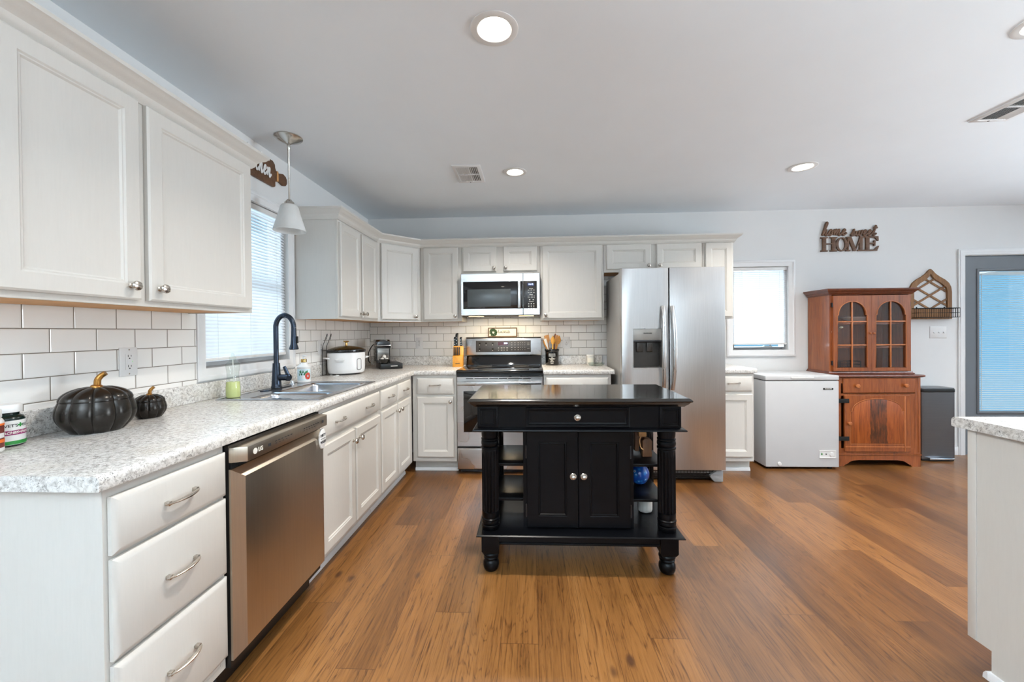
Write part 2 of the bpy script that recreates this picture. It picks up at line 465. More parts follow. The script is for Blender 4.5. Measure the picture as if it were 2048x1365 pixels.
# ------------------------------------------------------------------ mesh helpers
class MB:
    """collects shapes and links them as one mesh object"""
    def __init__(s, T=None):
        s.bm = bmesh.new()
        s.T = T or Matrix()
    def _add(s, tmp, T=None):
        tmp.transform(s.T @ (T or Matrix()))
        me = bpy.data.meshes.new('tmp')
        tmp.to_mesh(me)
        tmp.free()
        s.bm.from_mesh(me)
        bpy.data.meshes.remove(me)
        return s
    def box(s, x0, x1, y0, y1, z0, z1, bev=0, seg=2, T=None):
        b = bmesh.new()
        bmesh.ops.create_cube(b, size=1)
        for v in b.verts:
            v.co = Vector(((x0 + x1) / 2 + v.co.x * abs(x1 - x0), (y0 + y1) / 2 + v.co.y * abs(y1 - y0), (z0 + z1) / 2 + v.co.z * abs(z1 - z0)))
        if bev: bmesh.ops.bevel(b, geom=b.edges[:], offset=bev, segments=seg, affect='EDGES', profile=.5)
        return s._add(b, T)
    def lathe(s, prof, c=(0, 0, 0), seg=32, axis='z', T=None, flutes=0, fdepth=0, frange=None, oval=1.0):
        b = bmesh.new()
        rows = []
        for r, z in prof:
            if r < 1e-6:
                rows.append([b.verts.new((0, 0, z))])
            else:
                row = []
                for i in range(seg):
                    a = 2 * PI * i / seg
                    rr = r
                    if flutes and frange[0] <= z <= frange[1]:
                        rr = r - fdepth * (0.5 - .5 * math.cos(flutes * a)) ** .8 if fdepth > 0 else r
                    row.append(b.verts.new((rr * math.cos(a), rr * math.sin(a) * oval, z)))
                rows.append(row)
        for A, B in zip(rows, rows[1:]):
            n = max(len(A), len(B))
            for i in range(n):
                j = (i + 1) % n
                q = [A[i % len(A)], A[j % len(A)], B[j % len(B)], B[i % len(B)]]
                u = []
                for v in q:
                    if v not in u: u.append(v)
                if len(u) > 2:
                    try: b.faces.new(u)
                    except ValueError: pass
        for R in (rows[0], rows[-1]):
            if len(R) > 2:
                try: b.faces.new(R)
                except ValueError: pass
        bmesh.ops.recalc_face_normals(b, faces=b.faces[:])
        rot = {'z': Matrix(), 'y': Matrix.Rotation(PI / 2, 4, 'X'), 'x': Matrix.Rotation(PI / 2, 4, 'Y')}[axis]   # 'y' points to -y
        return s._add(b, (T or Matrix()) @ Matrix.Translation(c) @ rot)
    def tube(s, pts, r, seg=8, closed=False, T=None, flat=1.0, up=None, cap=True):
        P = [Vector(p) for p in pts]
        n = len(P)
        rad = r if isinstance(r, (list, tuple)) else [r] * n
        b = bmesh.new()
        rings = []
        nrm = None
        for i in range(n):
            if closed: t = P[(i + 1) % n] - P[i - 1]
            else: t = P[min(i + 1, n - 1)] - P[max(i - 1, 0)]
            if t.length < 1e-9: t = Vector((0, 0, 1))
            t.normalize()
            if nrm is None:
                ref = Vector(up) if up else (Vector((0, 0, 1)) if abs(t.z) < .9 else Vector((1, 0, 0)))
                nrm = (ref - t * ref.dot(t)).normalized()
            else:
                ref = Vector(up) if up else nrm
                q = ref - t * ref.dot(t)
                nrm = q.normalized() if q.length > 1e-6 else nrm
            bi = t.cross(nrm)
            rings.append([b.verts.new(P[i] + nrm * (rad[i] * flat * math.cos(2 * PI * k / seg)) + bi * (rad[i] * math.sin(2 * PI * k / seg))) for k in range(seg)])
        m = n if closed else n - 1
        for i in range(m):
            A, B = rings[i], rings[(i + 1) % n]
            for k in range(seg):
                b.faces.new((A[k], A[(k + 1) % seg], B[(k + 1) % seg], B[k]))
        if cap and not closed:
            b.faces.new(rings[0]); b.faces.new(rings[-1])
        bmesh.ops.recalc_face_normals(b, faces=b.faces[:])
        return s._add(b, T)
    def prism(s, poly, plane, a, c, bev=0, T=None, seg=2):
        """extrude a 2-D polygon; plane 'xy' (along z), 'xz' (along y), 'yz' (along x)"""
        b = bmesh.new()
        f = {'xy': lambda p, w: (p[0], p[1], w), 'xz': lambda p, w: (p[0], w, p[1]), 'yz': lambda p, w: (w, p[0], p[1])}[plane]
        A = [b.verts.new(f(p, a)) for p in poly]
        C = [b.verts.new(f(p, c)) for p in poly]
        n = len(poly)
        b.faces.new(A); b.faces.new(C)
        for i in range(n):
            b.faces.new((A[i], A[(i + 1) % n], C[(i + 1) % n], C[i]))
        bmesh.ops.recalc_face_normals(b, faces=b.faces[:])
        if bev: bmesh.ops.bevel(b, geom=b.edges[:], offset=bev, segments=seg, affect='EDGES', profile=.5)
        return s._add(b, T)
    def rings(s, x0, x1, z0, z1, prof, T=None, close=True, back=True):
        """nested rectangles in the xz plane: prof = [(inset, y), ...]"""
        b = bmesh.new()
        R = []
        for i, y in prof:
            R.append([b.verts.new(p) for p in ((x0 + i, y, z0 + i), (x1 - i, y, z0 + i), (x1 - i, y, z1 - i), (x0 + i, y, z1 - i))])
        for A, B in zip(R, R[1:]):
            for k in range(4):
                b.faces.new((A[k], A[(k + 1) % 4], B[(k + 1) % 4], B[k]))
        if close: b.faces.new(R[-1])
        if back: b.faces.new(R[0])
        bmesh.ops.recalc_face_normals(b, faces=b.faces[:])
        return s._add(b, T)
    def holed(s, x0, x1, z0, z1, loop, y0, y1, T=None):
        """a board in the xz plane with a star-shaped hole given as a loop of points"""
        cx = sum(p[0] for p in loop) / len(loop); cz = sum(p[1] for p in loop) / len(loop)
        def ray(ang):
            d = (math.cos(ang), math.sin(ang))
            best = None
            for i in range(len(loop)):
                ax, az = loop[i][0] - cx, loop[i][1] - cz
                bx, bz = loop[(i + 1) % len(loop)][0] - cx, loop[(i + 1) % len(loop)][1] - cz
                den = d[0] * (bz - az) - d[1] * (bx - ax)
                if abs(den) < 1e-12: continue
                t = (ax * (bz - az) - az * (bx - ax)) / den
                u = (ax * d[1] - az * d[0]) / den
                if t > 0 and -1e-6 <= u <= 1 + 1e-6: best = t if best is None else max(best, t)
            return (cx + d[0] * (best or .001), cz + d[1] * (best or .001))
        angs = [2 * PI * i / 64 for i in range(64)]
        for X in (x0, x1):
            for Z in (z0, z1): angs.append(math.atan2(Z - cz, X - cx) % (2 * PI))
        for p in loop: angs.append(math.atan2(p[1] - cz, p[0] - cx) % (2 * PI))
        angs = sorted(angs)
        A = [angs[0]]
        for a in angs[1:]:
            if a - A[-1] > 1e-4: A.append(a)
        b = bmesh.new()
        I0, I1, O0, O1 = [], [], [], []
        for a in A:
            ix, iz = ray(a)
            dx, dz = math.cos(a), math.sin(a)
            t = min((((x1 - cx) / dx) if dx > 0 else (x0 - cx) / dx) if abs(dx) > 1e-9 else 1e9, (((z1 - cz) / dz) if dz > 0 else (z0 - cz) / dz) if abs(dz) > 1e-9 else 1e9)
            ox, oz = cx + dx * t, cz + dz * t
            I0.append(b.verts.new((ix, y0, iz))); I1.append(b.verts.new((ix, y1, iz)))
            O0.append(b.verts.new((ox, y0, oz))); O1.append(b.verts.new((ox, y1, oz)))
        n = len(A)
        for i in range(n):
            j = (i + 1) % n
            for q in ((I0[i], I0[j], O0[j], O0[i]), (I1[i], O1[i], O1[j], I1[j]), (I0[i], I1[i], I1[j], I0[j]), (O0[i], O0[j], O1[j], O1[i])):
                b.faces.new(q)
        bmesh.ops.recalc_face_normals(b, faces=b.faces[:])
        return s._add(b, T)
    def sweep(s, path, prof, T=None, closed=False):
        """mitred moulding along a plan path; prof = closed loop of (out, z); out is to the right of travel"""
        P = [Vector((p[0], p[1])) for p in path]
        n = len(P)
        b = bmesh.new()
        R = []
        for i in range(n):
            d0 = (P[i] - P[i - 1]).normalized() if i > 0 else None
            d1 = (P[i + 1] - P[i]).normalized() if i < n - 1 else None
            d0 = d0 or d1; d1 = d1 or d0
            n0 = Vector((d0.y, -d0.x)); n1 = Vector((d1.y, -d1.x))
            m = (n0 + n1).normalized()
            k = 1 / max(.2, m.dot(n0))
            R.append([b.verts.new((P[i].x + m.x * o * k, P[i].y + m.y * o * k, z)) for o, z in prof])
        q = len(prof)
        for A, B in zip(R, R[1:]):
            for k in range(q): b.faces.new((A[k], A[(k + 1) % q], B[(k + 1) % q], B[k]))
        b.faces.new(R[0]); b.faces.new(R[-1])
        bmesh.ops.recalc_face_normals(b, faces=b.faces[:])
        return s._add(b, T)
    def text(s, txt, size, T, depth=.0008, align='CENTER', bold=0.0, sx=1.0, space=1.0):
        cu = bpy.data.curves.new('lettering', 'FONT')
        cu.body = txt; cu.size = size; cu.extrude = depth; cu.align_x = align; cu.align_y = 'CENTER'
        cu.offset = bold; cu.resolution_u = 3; cu.space_character = space
        o = bpy.data.objects.new('lettering', cu)
        COL.objects.link(o)
        dg = bpy.context.evaluated_depsgraph_get()
        me = bpy.data.meshes.new_from_object(o.evaluated_get(dg))
        bpy.data.objects.remove(o); bpy.data.curves.remove(cu)
        b = bmesh.new(); b.from_mesh(me); bpy.data.meshes.remove(me)
        return s._add(b, T @ Matrix.Diagonal((sx, 1, 1, 1)))
    def mesh(s, name, sharp=38):
        me = bpy.data.meshes.new(name)
        bmesh.ops.remove_doubles(s.bm, verts=s.bm.verts[:], dist=1e-6)
        for f in s.bm.faces: f.smooth = True
        lim = math.radians(sharp)
        for e in s.bm.edges:
            e.smooth = not (len(e.link_faces) != 2 or e.calc_face_angle(9) > lim)
        s.bm.to_mesh(me)
        s.bm.free()
        return me
    def build(s, name, mat, parent=None, sharp=38, world=False):
        """link as one object. world=True: the shapes were laid out in room coordinates"""
        me = s.mesh(name, sharp)
        me.materials.append(M[mat] if isinstance(mat, str) else mat)
        o = bpy.data.objects.new(name, me)
        COL.objects.link(o)
        if parent is not None:
            if world: me.transform(wmat(parent).inverted())
            o.parent = parent
        return o

def wmat(o):
    m = Matrix.LocRotScale(o.location, o.rotation_euler, o.scale)
    return wmat(o.parent) @ m if o.parent else m

def thing(name, label, cat, loc=(0, 0, 0), rz=0, group=None, rot=None):
    o = bpy.data.objects.new(name, None)
    o.empty_display_size = .05
    COL.objects.link(o)
    o.location = loc
    o.rotation_euler = rot or (0, 0, rz)
    o['label'] = label; o['category'] = cat
    if group: o['group'] = group
    return o

def solo(o, label, cat, group=None):
    """a thing that is one mesh: origin goes to the middle of its base"""
    me = o.data
    xs = [v.co.x for v in me.vertices]; ys = [v.co.y for v in me.vertices]; zs = [v.co.z for v in me.vertices]
    c = Vector(((min(xs) + max(xs)) / 2, (min(ys) + max(ys)) / 2, min(zs)))
    me.transform(Matrix.Translation(-c))
    o.location = c
    o['label'] = label; o['category'] = cat
    if group: o['group'] = group
    return o

def struct(o):
    o['kind'] = 'structure'
    return o

def part(name, mesh, mat, parent, loc=(0, 0, 0), rot=(0, 0, 0)):
    """a part that shares mesh data with its repeats"""
    if not mesh.materials: mesh.materials.append(M[mat])
    o = bpy.data.objects.new(name, mesh)
    COL.objects.link(o)
    o.parent = parent
    o.location = loc
    o.rotation_euler = rot
    return o

def copy_tree(o, parent=None):
    c = o.copy()
    COL.objects.link(c)
    if parent is not None: c.parent = parent
    for ch in [q for q in o.children]: copy_tree(ch, c)
    return c

def cr(pts, n=6, closed=False):
    """Catmull-Rom curve through points"""
    P = [Vector(p) for p in pts]
    out = []
    N = len(P)
    rng = range(N if closed else N - 1)
    for i in rng:
        if closed: p0, p1, p2, p3 = P[i - 1], P[i], P[(i + 1) % N], P[(i + 2) % N]
        else: p0, p1, p2, p3 = P[max(i - 1, 0)], P[i], P[i + 1], P[min(i + 2, N - 1)]
        for k in range(n):
            t = k / n
            out.append(.5 * ((2 * p1) + (-p0 + p2) * t + (2 * p0 - 5 * p1 + 4 * p2 - p3) * t * t + (-p0 + 3 * p1 - 3 * p2 + p3) * t ** 3))
    if not closed: out.append(P[-1])
    return out

# faces of lettering: text lies in xy and reads along +x; these turn it upright
def up_front(x, y, z):                       # reads along +x, faces -y
    return Matrix.Translation((x, y, z)) @ Matrix.Rotation(PI / 2, 4, 'X')
def up_right(x, y, z):                       # reads along +y, faces +x
    return Matrix.Translation((x, y, z)) @ Matrix.Rotation(PI / 2, 4, 'Z') @ Matrix.Rotation(PI / 2, 4, 'X')

# handwriting: strokes on a grid where x-height is 1; each letter = (advance, [strokes])
SCRIPT = {
    'h': (.95, [[(0, .1), (.3, 1.1), (.5, 2.0), (.36, 2.25), (.22, 1.9), (.12, .9), (.06, 0)], [(.06, .1), (.3, .8), (.52, .95), (.56, .5), (.56, .1), (.72, 0), (.95, .3)]]),
    'o': (.85, [[(.5, .95), (.22, .85), (.12, .4), (.3, .05), (.58, .15), (.62, .6), (.45, .93), (.6, .75), (.85, .7)]]),
    'm': (1.45, [[(0, .7), (.14, .9), (.14, .05)], [(.14, .1), (.36, .85), (.54, .9), (.54, .05)], [(.54, .1), (.78, .85), (.98, .9), (.98, .2), (1.14, 0), (1.45, .35)]]),
    'e': (.85, [[(0, .3), (.4, .55), (.52, .85), (.34, 1.0), (.16, .7), (.2, .2), (.42, .02), (.85, .4)]]),
    's': (.8, [[(.0, .1), (.35, .9), (.42, 1.15), (.3, .95), (.46, .5), (.36, .08), (.06, .1)], [(.36, .08), (.6, .15), (.8, .4)]]),
    'w': (1.3, [[(0, .9), (.12, .3), (.3, .04), (.5, .35), (.56, .9), (.62, .3), (.82, .04), (1.02, .4), (1.08, .95), (1.3, .75)]]),
    't': (.75, [[(0, .4), (.3, 1.1), (.4, 1.9)], [(.4, 1.9), (.26, .5), (.36, .05), (.75, .4)], [(.02, 1.35), (.7, 1.5)]]),
    'k': (.95, [[(0, .1), (.3, 1.1), (.46, 2.0), (.32, 2.2), (.2, 1.7), (.1, 0)], [(.12, .4), (.45, .95), (.5, .7), (.2, .5), (.5, .1), (.68, 0), (.95, .3)]]),
    'i': (.5, [[(0, .3), (.18, .95), (.14, .2), (.26, .02), (.5, .35)], [(.2, 1.45), (.22, 1.5)]]),
    'c': (.75, [[(.52, .8), (.36, .97), (.14, .6), (.22, .1), (.42, .02), (.75, .4)]]),
    'n': (1.0, [[(0, .7), (.14, .9), (.14, .05)], [(.14, .1), (.38, .85), (.58, .9), (.58, .2), (.72, 0), (1.0, .35)]]),
    'a': (.9, [[(.56, .8), (.3, .97), (.1, .5), (.26, .04), (.5, .3), (.58, .9), (.56, .2), (.66, .02), (.9, .35)]]),
    'd': (.95, [[(.56, .8), (.3, .97), (.1, .5), (.26, .04), (.5, .3), (.7, 2.0)], [(.7, 2.0), (.56, .3), (.68, .02), (.95, .35)]]),
    ' ': (.45, []),
}
def handwriting(mb, txt, T, xh, r, flat=.5, slant=.18, seg=6):
    """writes in the local xy plane of T; returns the width"""
    x = 0
    for ch in txt:
        adv, st = SCRIPT[ch]
        for s_ in st:
            pts = [((x + px + slant * py) * xh, py * xh, 0) for px, py in s_]
            pts = cr(pts, 5) if len(pts) > 2 else [Vector(p) for p in pts]
            mb.tube(pts, r, seg=seg, T=T, flat=flat, up=(0, 0, 1))
        x += adv
    return x * xh

# ------------------------------------------------------------------ the room
XL, XR, YR, ZC = -.02, 8.6, -7.2, 2.44
WT = .14

def wall_with_openings(name, plane, at, thick, u0, u1, openings, mat):
    """upright wall slab cut into a grid round its openings; plane 'y' or 'x' is the wall's constant axis"""
    us = sorted({u0, u1, *[v for o in openings for v in o[:2]]})
    zs = sorted({0.0, ZC, *[v for o in openings for v in o[2:]]})
    mb = MB()
    b = mb.bm
    inside = lambda u, z: any(o[0] < u < o[1] and o[2] < z < o[3] for o in openings)
    cell = lambda i, j: 0 <= i < len(us) - 1 and 0 <= j < len(zs) - 1 and not inside((us[i] + us[i + 1]) / 2, (zs[j] + zs[j + 1]) / 2)
    pos = (lambda u, w, z: (u, w, z)) if plane == 'y' else (lambda u, w, z: (w, u, z))
    def quad(*p):
        b.faces.new([b.verts.new(q) for q in p])
    a, c = at, at + thick
    for i in range(len(us) - 1):
        for j in range(len(zs) - 1):
            if not cell(i, j): continue
            x0, x1, z0, z1 = us[i], us[i + 1], zs[j], zs[j + 1]
            for w in (a, c): quad(pos(x0, w, z0), pos(x1, w, z0), pos(x1, w, z1), pos(x0, w, z1))
            if not cell(i - 1, j): quad(pos(x0, a, z0), pos(x0, c, z0), pos(x0, c, z1), pos(x0, a, z1))
            if not cell(i + 1, j): quad(pos(x1, a, z0), pos(x1, c, z0), pos(x1, c, z1), pos(x1, a, z1))
            if not cell(i, j - 1): quad(pos(x0, a, z0), pos(x1, a, z0), pos(x1, c, z0), pos(x0, c, z0))
            if not cell(i, j + 1): quad(pos(x0, a, z1), pos(x1, a, z1), pos(x1, c, z1), pos(x0, c, z1))
    bmesh.ops.remove_doubles(b, verts=b.verts[:], dist=1e-5)
    bmesh.ops.recalc_face_normals(b, faces=b.faces[:])
    return struct(mb.build(name, mat))

struct(MB().box(XL - .2, XR + .2, YR - .2, .2, -.1, 0).build('floor', 'floor'))
struct(MB().box(XL - .2, XR + .2, YR - .2, .2, ZC, ZC + .12).build('ceiling', 'ceiling'))
W1 = (-2.148, -1.422, 1.075, 2.06)        # opening over the sink (y, y, z, z)
W2 = (3.697, 4.236, 1.046, 1.879)         # opening in the back wall
D1 = (5.907, 6.85, 0, 1.954)
wl = wall_with_openings('wall_left', 'x', XL, -WT, YR, 0, [W1, (-6.6, -4.9, .3, 2.2)], 'wall')
wb = wall_with_openings('wall_back', 'y', 0, WT, XL, XR, [W2, D1], 'wall')
wr = wall_with_openings('wall_right', 'x', XR, WT, YR, 0, [(-3.5, -2.0, .6, 2.1)], 'wall')
wf = wall_with_openings('wall_front', 'y', YR, -WT, XL, XR, [], 'wall')

# tiled backsplash (a part of each wall)
tb = MB()
tb.box(XL + .012, 1.0125, -.009, -.0005, 1.0, 1.36)
tb.box(1.0125, 1.772, -.009, -.0005, .93, 1.42)
tb.box(1.772, 2.41, -.009, -.0005, 1.0, 1.36)
tb.box(2.41, 3.25, -.009, -.0005, 1.0, 1.80)
tb.build('tile_backsplash', 'tile_back', wb)
tb = MB()
tb.box(XL + .0005, XL + .010, -3.4, -2.21, 1.0, 1.36)
tb.box(XL + .0005, XL + .010, -1.36, -.0095, 1.0, 1.36)
tb.build('tile_backsplash', 'tile_left', wl)
struct(MB().box(3.62, 5.846, -.014, -.0005, .001, .085, .003).build('baseboard_back', 'trim'))

# window over the sink
def casing(mb, u0, u1, z0, z1, w, place):
    mb.rings(u0, u1, z0, z1, [(0, 0), (0, -.016), (.006, -.020), (.020, -.020), (.026, -.014), (w - .012, -.012), (w, -.008), (w, 0)], T=place, close=False, back=False)
PL = Matrix.Rotation(PI / 2, 4, 'Z')         # local x -> +y, local -y -> +x
w1 = MB()
casing(w1, -2.209, -1.361, 1.013, 2.122, .06, Matrix.Translation((XL + .0006, 0, 0)) @ PL)
win1 = struct(w1.build('window_1', 'trim'))
f = MB(PL.copy())
f.rings(W1[0] + .001, W1[1] - .001, W1[2] + .001, W1[3] - .001, [(0, .025), (0, .11), (.035, .11), (.035, .065), (.03, .06), (.03, .025)], close=False, back=False, T=Matrix.Translation((0, -XL, 0)))
f.box(W1[0] + .03, W1[1] - .03, -XL + .062, -XL + .10, 1.545, 1.585)
f.build('sash', 'trim', win1)
MB().box(XL - .086, XL - .082, W1[0] + .034, W1[1] - .034, W1[2] + .034, W1[3] - .034).build('pane', 'glass', win1)

w2 = MB()
casing(w2, 3.632, 4.300, .981, 1.943, .063, Matrix.Translation((0, -.0006, 0)))
win2 = struct(w2.build('window_2', 'trim'))
f = MB()
f.rings(W2[0] + .001, W2[1] - .001, W2[2] + .001, W2[3] - .001, [(0, .025), (0, .11), (.03, .11), (.03, .065), (.025, .06), (.025, .025)], close=False, back=False)
f.build('sash', 'trim', win2)
MB().box(W2[0] + .028, W2[1] - .028, .082, .086, W2[2] + .028, W2[3] - .028).build('pane', 'glass', win2)
lk = MB()
lk.box(4.02, 4.10, .030, .06, 1.077, 1.085, .002)
lk.tube([(4.085, .045, 1.085), (4.087, .04, 1.10)], .004, 6)
lk.build('crank', 'nickel_dark', win2)

# unseen windows, added to let light into the room
for k, (nm, pl, at_, u0, u1, z0, z1, sgn) in enumerate((('added_window_left', 'x', XL, -6.6, -4.9, .3, 2.2, -1), ('added_window_right', 'x', XR, -3.5, -2.0, .6, 2.1, 1))):
    T = Matrix.Translation((at_, 0, 0)) @ Matrix.Rotation(-sgn * PI / 2, 4, 'Z')
    a, b_ = (-u1, -u0) if sgn > 0 else (u0, u1)
    mb = MB(T)
    casing(mb, a - .06, b_ + .06, z0 - .06, z1 + .06, .06, Matrix.Translation((0, -.0006, 0)))
    mb.box((a + b_) / 2 - .03, (a + b_) / 2 + .03, .03, .09, z0, z1)
    struct(mb.build(nm, 'trim'))

# back door
dr = MB()
CX0, CX1 = 5.847, 6.91
T0 = Matrix.Translation((0, -.0006, 0))
dr.prism([(CX0, .001), (CX0, 2.019), (CX1, 2.019), (CX1, .001), (CX1 - .06, .001), (CX1 - .06, 1.959), (CX0 + .06, 1.959), (CX0 + .06, .001)], 'xz', -.016, -.0006, .003)
dr.prism([(CX0 + .012, .001), (CX0 + .012, 2.007), (CX1 - .012, 2.007), (CX1 - .012, .001), (CX1 - .03, .001), (CX1 - .03, 1.985), (CX0 + .03, 1.985), (CX0 + .03, .001)], 'xz', -.020, -.015, .002)
door = struct(dr.build('door_1', 'trim'))
sl = MB()
GX0, GX1, GZ0, GZ1 = 6.05, 6.70, .42, 1.81
sl.rings(5.915, 6.842, .012, 1.948, [(0, .05), (0, .012), (.003, .009)], close=False, back=False)
# slab front with the hole for the glazed insert
for (a, b_, c, d) in ((5.918, GX0, .015, 1.945), (GX1, 6.839, .015, 1.945), (GX0, GX1, .015, GZ0), (GX0, GX1, GZ1, 1.945)):
    sl.box(a, b_, .009, .05, c, d)
sl.build('slab', 'door_paint', door)
gf = MB()
gf.rings(GX0 - .016, GX1 + .016, GZ0 - .016, GZ1 + .016, [(0, .009), (0, .001), (.006, -.003), (.016, -.003), (.024, .006), (.024, .03)], close=False, back=False)
gf.build('glazing_frame', 'door_paint', door)
gp = MB()
gp.box(GX0 + .008, GX1 - .008, .012, .015, GZ0 + .008, GZ1 - .008)
gp.build('pane', 'glass', door)
bs = MB()
bs.box(GX0 + .012, GX1 - .012, .020, .032, GZ1 - .045, GZ1 - .012)
z = GZ0 + .02
while z < GZ1 - .05:
    bs.prism([(-.0062, -.0036), (.0062, .0028), (.0062, .0034), (-.0062, -.0030)], 'yz', GX0 + .014, GX1 - .014, T=Matrix.Translation((0, .027, z)))
    z += .0188
bs.tube([(GX0 + .040, .0175, GZ0 + .02), (GX0 + .040, .0175, GZ1 - .03)], .003, 6)
bs.build('enclosed_blind', 'white_plastic', door)
for hz in (1.735, 1.005, .238):
    h = MB()
    h.lathe([(.006, -.045), (.006, .045)], (5.9115, -.004, hz), 10)
    h.lathe([(.0, .045), (.007, .047), (.004, .054), (0, .055)], (5.9115, -.004, hz), 10)
    for q in (-.015, .015): h.lathe([(.0066, q - .001), (.0066, q + .001)], (5.9115, -.004, hz), 10)
    h.build('hinge', 'nickel', door)

# window blinds (they hang in the openings: things of their own)
def blind(label, axis, u0, u1, ztop, zbot, depth, pitch, tilt, group):
    root = thing('window_blind', label, 'blind', ((depth, (u0 + u1) / 2, zbot) if axis == 'x' else ((u0 + u1) / 2, depth, zbot)), PI / 2 if axis == 'x' else 0, group)
    hw = (u1 - u0) / 2
    H = ztop - zbot
    MB().box(-hw, hw, -.014, .014, H - .034, H, .003).build('head_rail', 'white_plastic', root)
    MB().box(-hw + .002, hw - .002, -.011, .011, 0, .018, .004).build('bottom_rail', 'white_plastic', root)
    s = MB()
    zz = .030
    c, sn = math.cos(tilt), math.sin(tilt)
    while zz < H - .045:
        pr = []
        for t in (-1, -.5, 0, .5, 1):
            y, b = t * .0125, .0016 * (1 - t * t)
            pr.append((y * c - b * sn, y * sn + b * c))
        top = [(p[0] - .0004 * sn, p[1] + .0005 * c) for p in reversed(pr)]
        s.prism(pr + top, 'yz', -hw + .003, hw - .003, T=Matrix.Translation((0, 0, zz)))
        zz += pitch
    s.build('slats', 'slat', root, sharp=60)
    cd = MB()
    for q in (-.36, 0.0, .36):
        for dy in (-.0135, .0135): cd.tube([(q * 2 * hw, dy, .01), (q * 2 * hw, dy, H - .03)], .0007, 5)
    cd.build('ladder_cord', 'white_plastic', root)
    w = MB()
    w.tube([(-hw + .09, -.020, H - .03), (-hw + .092, -.022, H * .42)], .0032, 6)
    w.build('tilt_wand', 'clear_plastic', root)
    return root
blind('white slatted blind lowered in the window over the sink', 'x', W1[0] + .004, W1[1] - .004, W1[3] - .004, 1.108, XL - .022, .0195, math.radians(57), 'slatted blinds in the windows')
blind('white slatted blind in the small window right of the fridge', 'y', W2[0] + .003, W2[1] - .003, W2[3] - .003, 1.098, .022, .0195, math.radians(57), 'slatted blinds in the windows')

# ------------------------------------------------------------------ cabinets
CT = .914            # counter top height
CB = .876            # underside of the counter
def knob_mesh():
    mb = MB()
    mb.lathe([(0, 0), (.0085, 0), (.0085, .002), (.005, .004), (.0045, .010), (.008, .015), (.0145, .019), (.0165, .024), (.0145, .029), (.008, .0325), (0, .0335)], (0, 0, 0), 20, 'y')
    for a in (0, .55, -.55):
        mb.tube([(math.sin(t) * .0166 * math.cos(a) , -.024 - .0095 * math.cos(t), math.sin(t) * .0166 * math.sin(a) + .006 * math.cos(t) * a) for t in [x * .2 - 1.2 for x in range(13)]], .0007, 5)
    return mb.mesh('knob')
def pull_mesh():
    mb = MB()
    pts, rad = [], []
    for i in range(17):
        t = i / 16 * 2 - 1
        pts.append((t * .054, -.006 - .020 * (1 - t * t) ** .6, .003 * t))
        rad.append(.0042 + .0042 * (1 - abs(t)) ** .7)
    mb.tube(pts, rad, 10, flat=.62, up=(0, 0, 1))
    for sgn in (-1, 1):
        mb.box(sgn * .047 - .006, sgn * .047 + .006, -.014, .0, -.006 + sgn * .0026, .006 + sgn * .0026, .0015)
    return mb.mesh('pull')
KNOB, PULL = knob_mesh(), pull_mesh()

DOOR_P = [(0, 0), (0, -.014), (.006, -.0195), (.052, -.0195), (.057, -.0155), (.061, -.0155), (.066, -.0105)]
DRAWER_P = [(0, 0), (0, -.010), (.004, -.0135), (.015, -.0195)]
def fronts(root, items, wood='cab'):
    """doors and drawers in the local frame: front face at y=0 looking to -y"""
    for it in items:
        kind, x0, x1, z0, z1, hw = it
        mb = MB()
        mb.rings(x0, x1, z0, z1, [(a, b - .0012) for a, b in (DOOR_P if kind == 'door' else DRAWER_P)])
        d = mb.build('door' if kind == 'door' else ('false_front' if kind == 'false' else 'drawer'), wood, root)
        for (t, hx, hz) in hw:
            part('knob' if t == 'k' else 'pull', KNOB if t == 'k' else PULL, 'nickel', d, (hx, -.0207, hz))
    return root

def base_cabinet(label, loc, rz, w, d, items, group=None, toe=True, shoe=True, low=.105, name='base_cabinet'):
    root = thing(name, label, 'cabinet', loc, rz, group or 'white base cabinets')
    b = MB()
    t = .018
    e = .0008
    b.rings(e, w - e, low, CB - .001, [(0, t), (0, 0), (.022, 0), (.022, t)], close=False, back=False)
    b.box(e, t, t, d, low, CB - .001); b.box(w - t, w - e, t, d, low, CB - .001)
    b.box(t, w - t, t, d, low, low + t); b.box(t, w - t, d - .006, d, low + t, CB - .001)
    # rails and stiles behind the gaps between the fronts
    b.box(.02, w - .02, .001, t, low, CB - .002)
    b.build('carcass', 'cab', root)
    k = MB()
    k.box(e, w - e, .075, d - .01, .001, low - .0005)
    k.build('toe_kick', 'kick', root)
    if shoe:
        s = MB()
        s.prism([(.075 - .016, .001), (.0745, .001), (.0745, .03), (.068, .029), (.061, .018)], 'yz', e, w - e)
        s.build('shoe_moulding', 'trim', root)
    return fronts(root, items)

# left run, local x runs along +y
LX = .61
R90 = PI / 2
y0 = -3.223
base_cabinet('white three-drawer base cabinet at the near end of the sink counter', (LX, y0, 0), R90, .392, .60, [
    ('drawer', .012, .388, .702, .849, [('p', .200, .776)]),
    ('drawer', .012, .388, .436, .691, [('p', .200, .566)]),
    ('drawer', .012, .388, .150, .424, [('p', .200, .292)])])
y0 = -2.226
base_cabinet('white double-door base cabinet below the sink with a long false drawer front', (LX, y0, 0), R90, .808, .60, [
    ('false', .014, .797, .720, .849, [('p', .20, .785), ('p', .60, .785)]),
    ('door', .014, .394, .137, .690, [('k', .362, .625)]),
    ('door', .414, .797, .137, .690, [('k', .446, .625)])])
y0 = -1.416
base_cabinet('white base cabinet with two small drawers over two doors, nearest the corner', (LX, y0, 0), R90, .78, .60, [
    ('drawer', .015, .349, .720, .849, [('p', .182, .785)]),
    ('drawer', .369, .697, .720, .849, [('p', .533, .785)]),
    ('door', .015, .349, .137, .700, [('k', .320, .650)]),
    ('door', .369, .697, .137, .700, [('k', .398, .650)])])
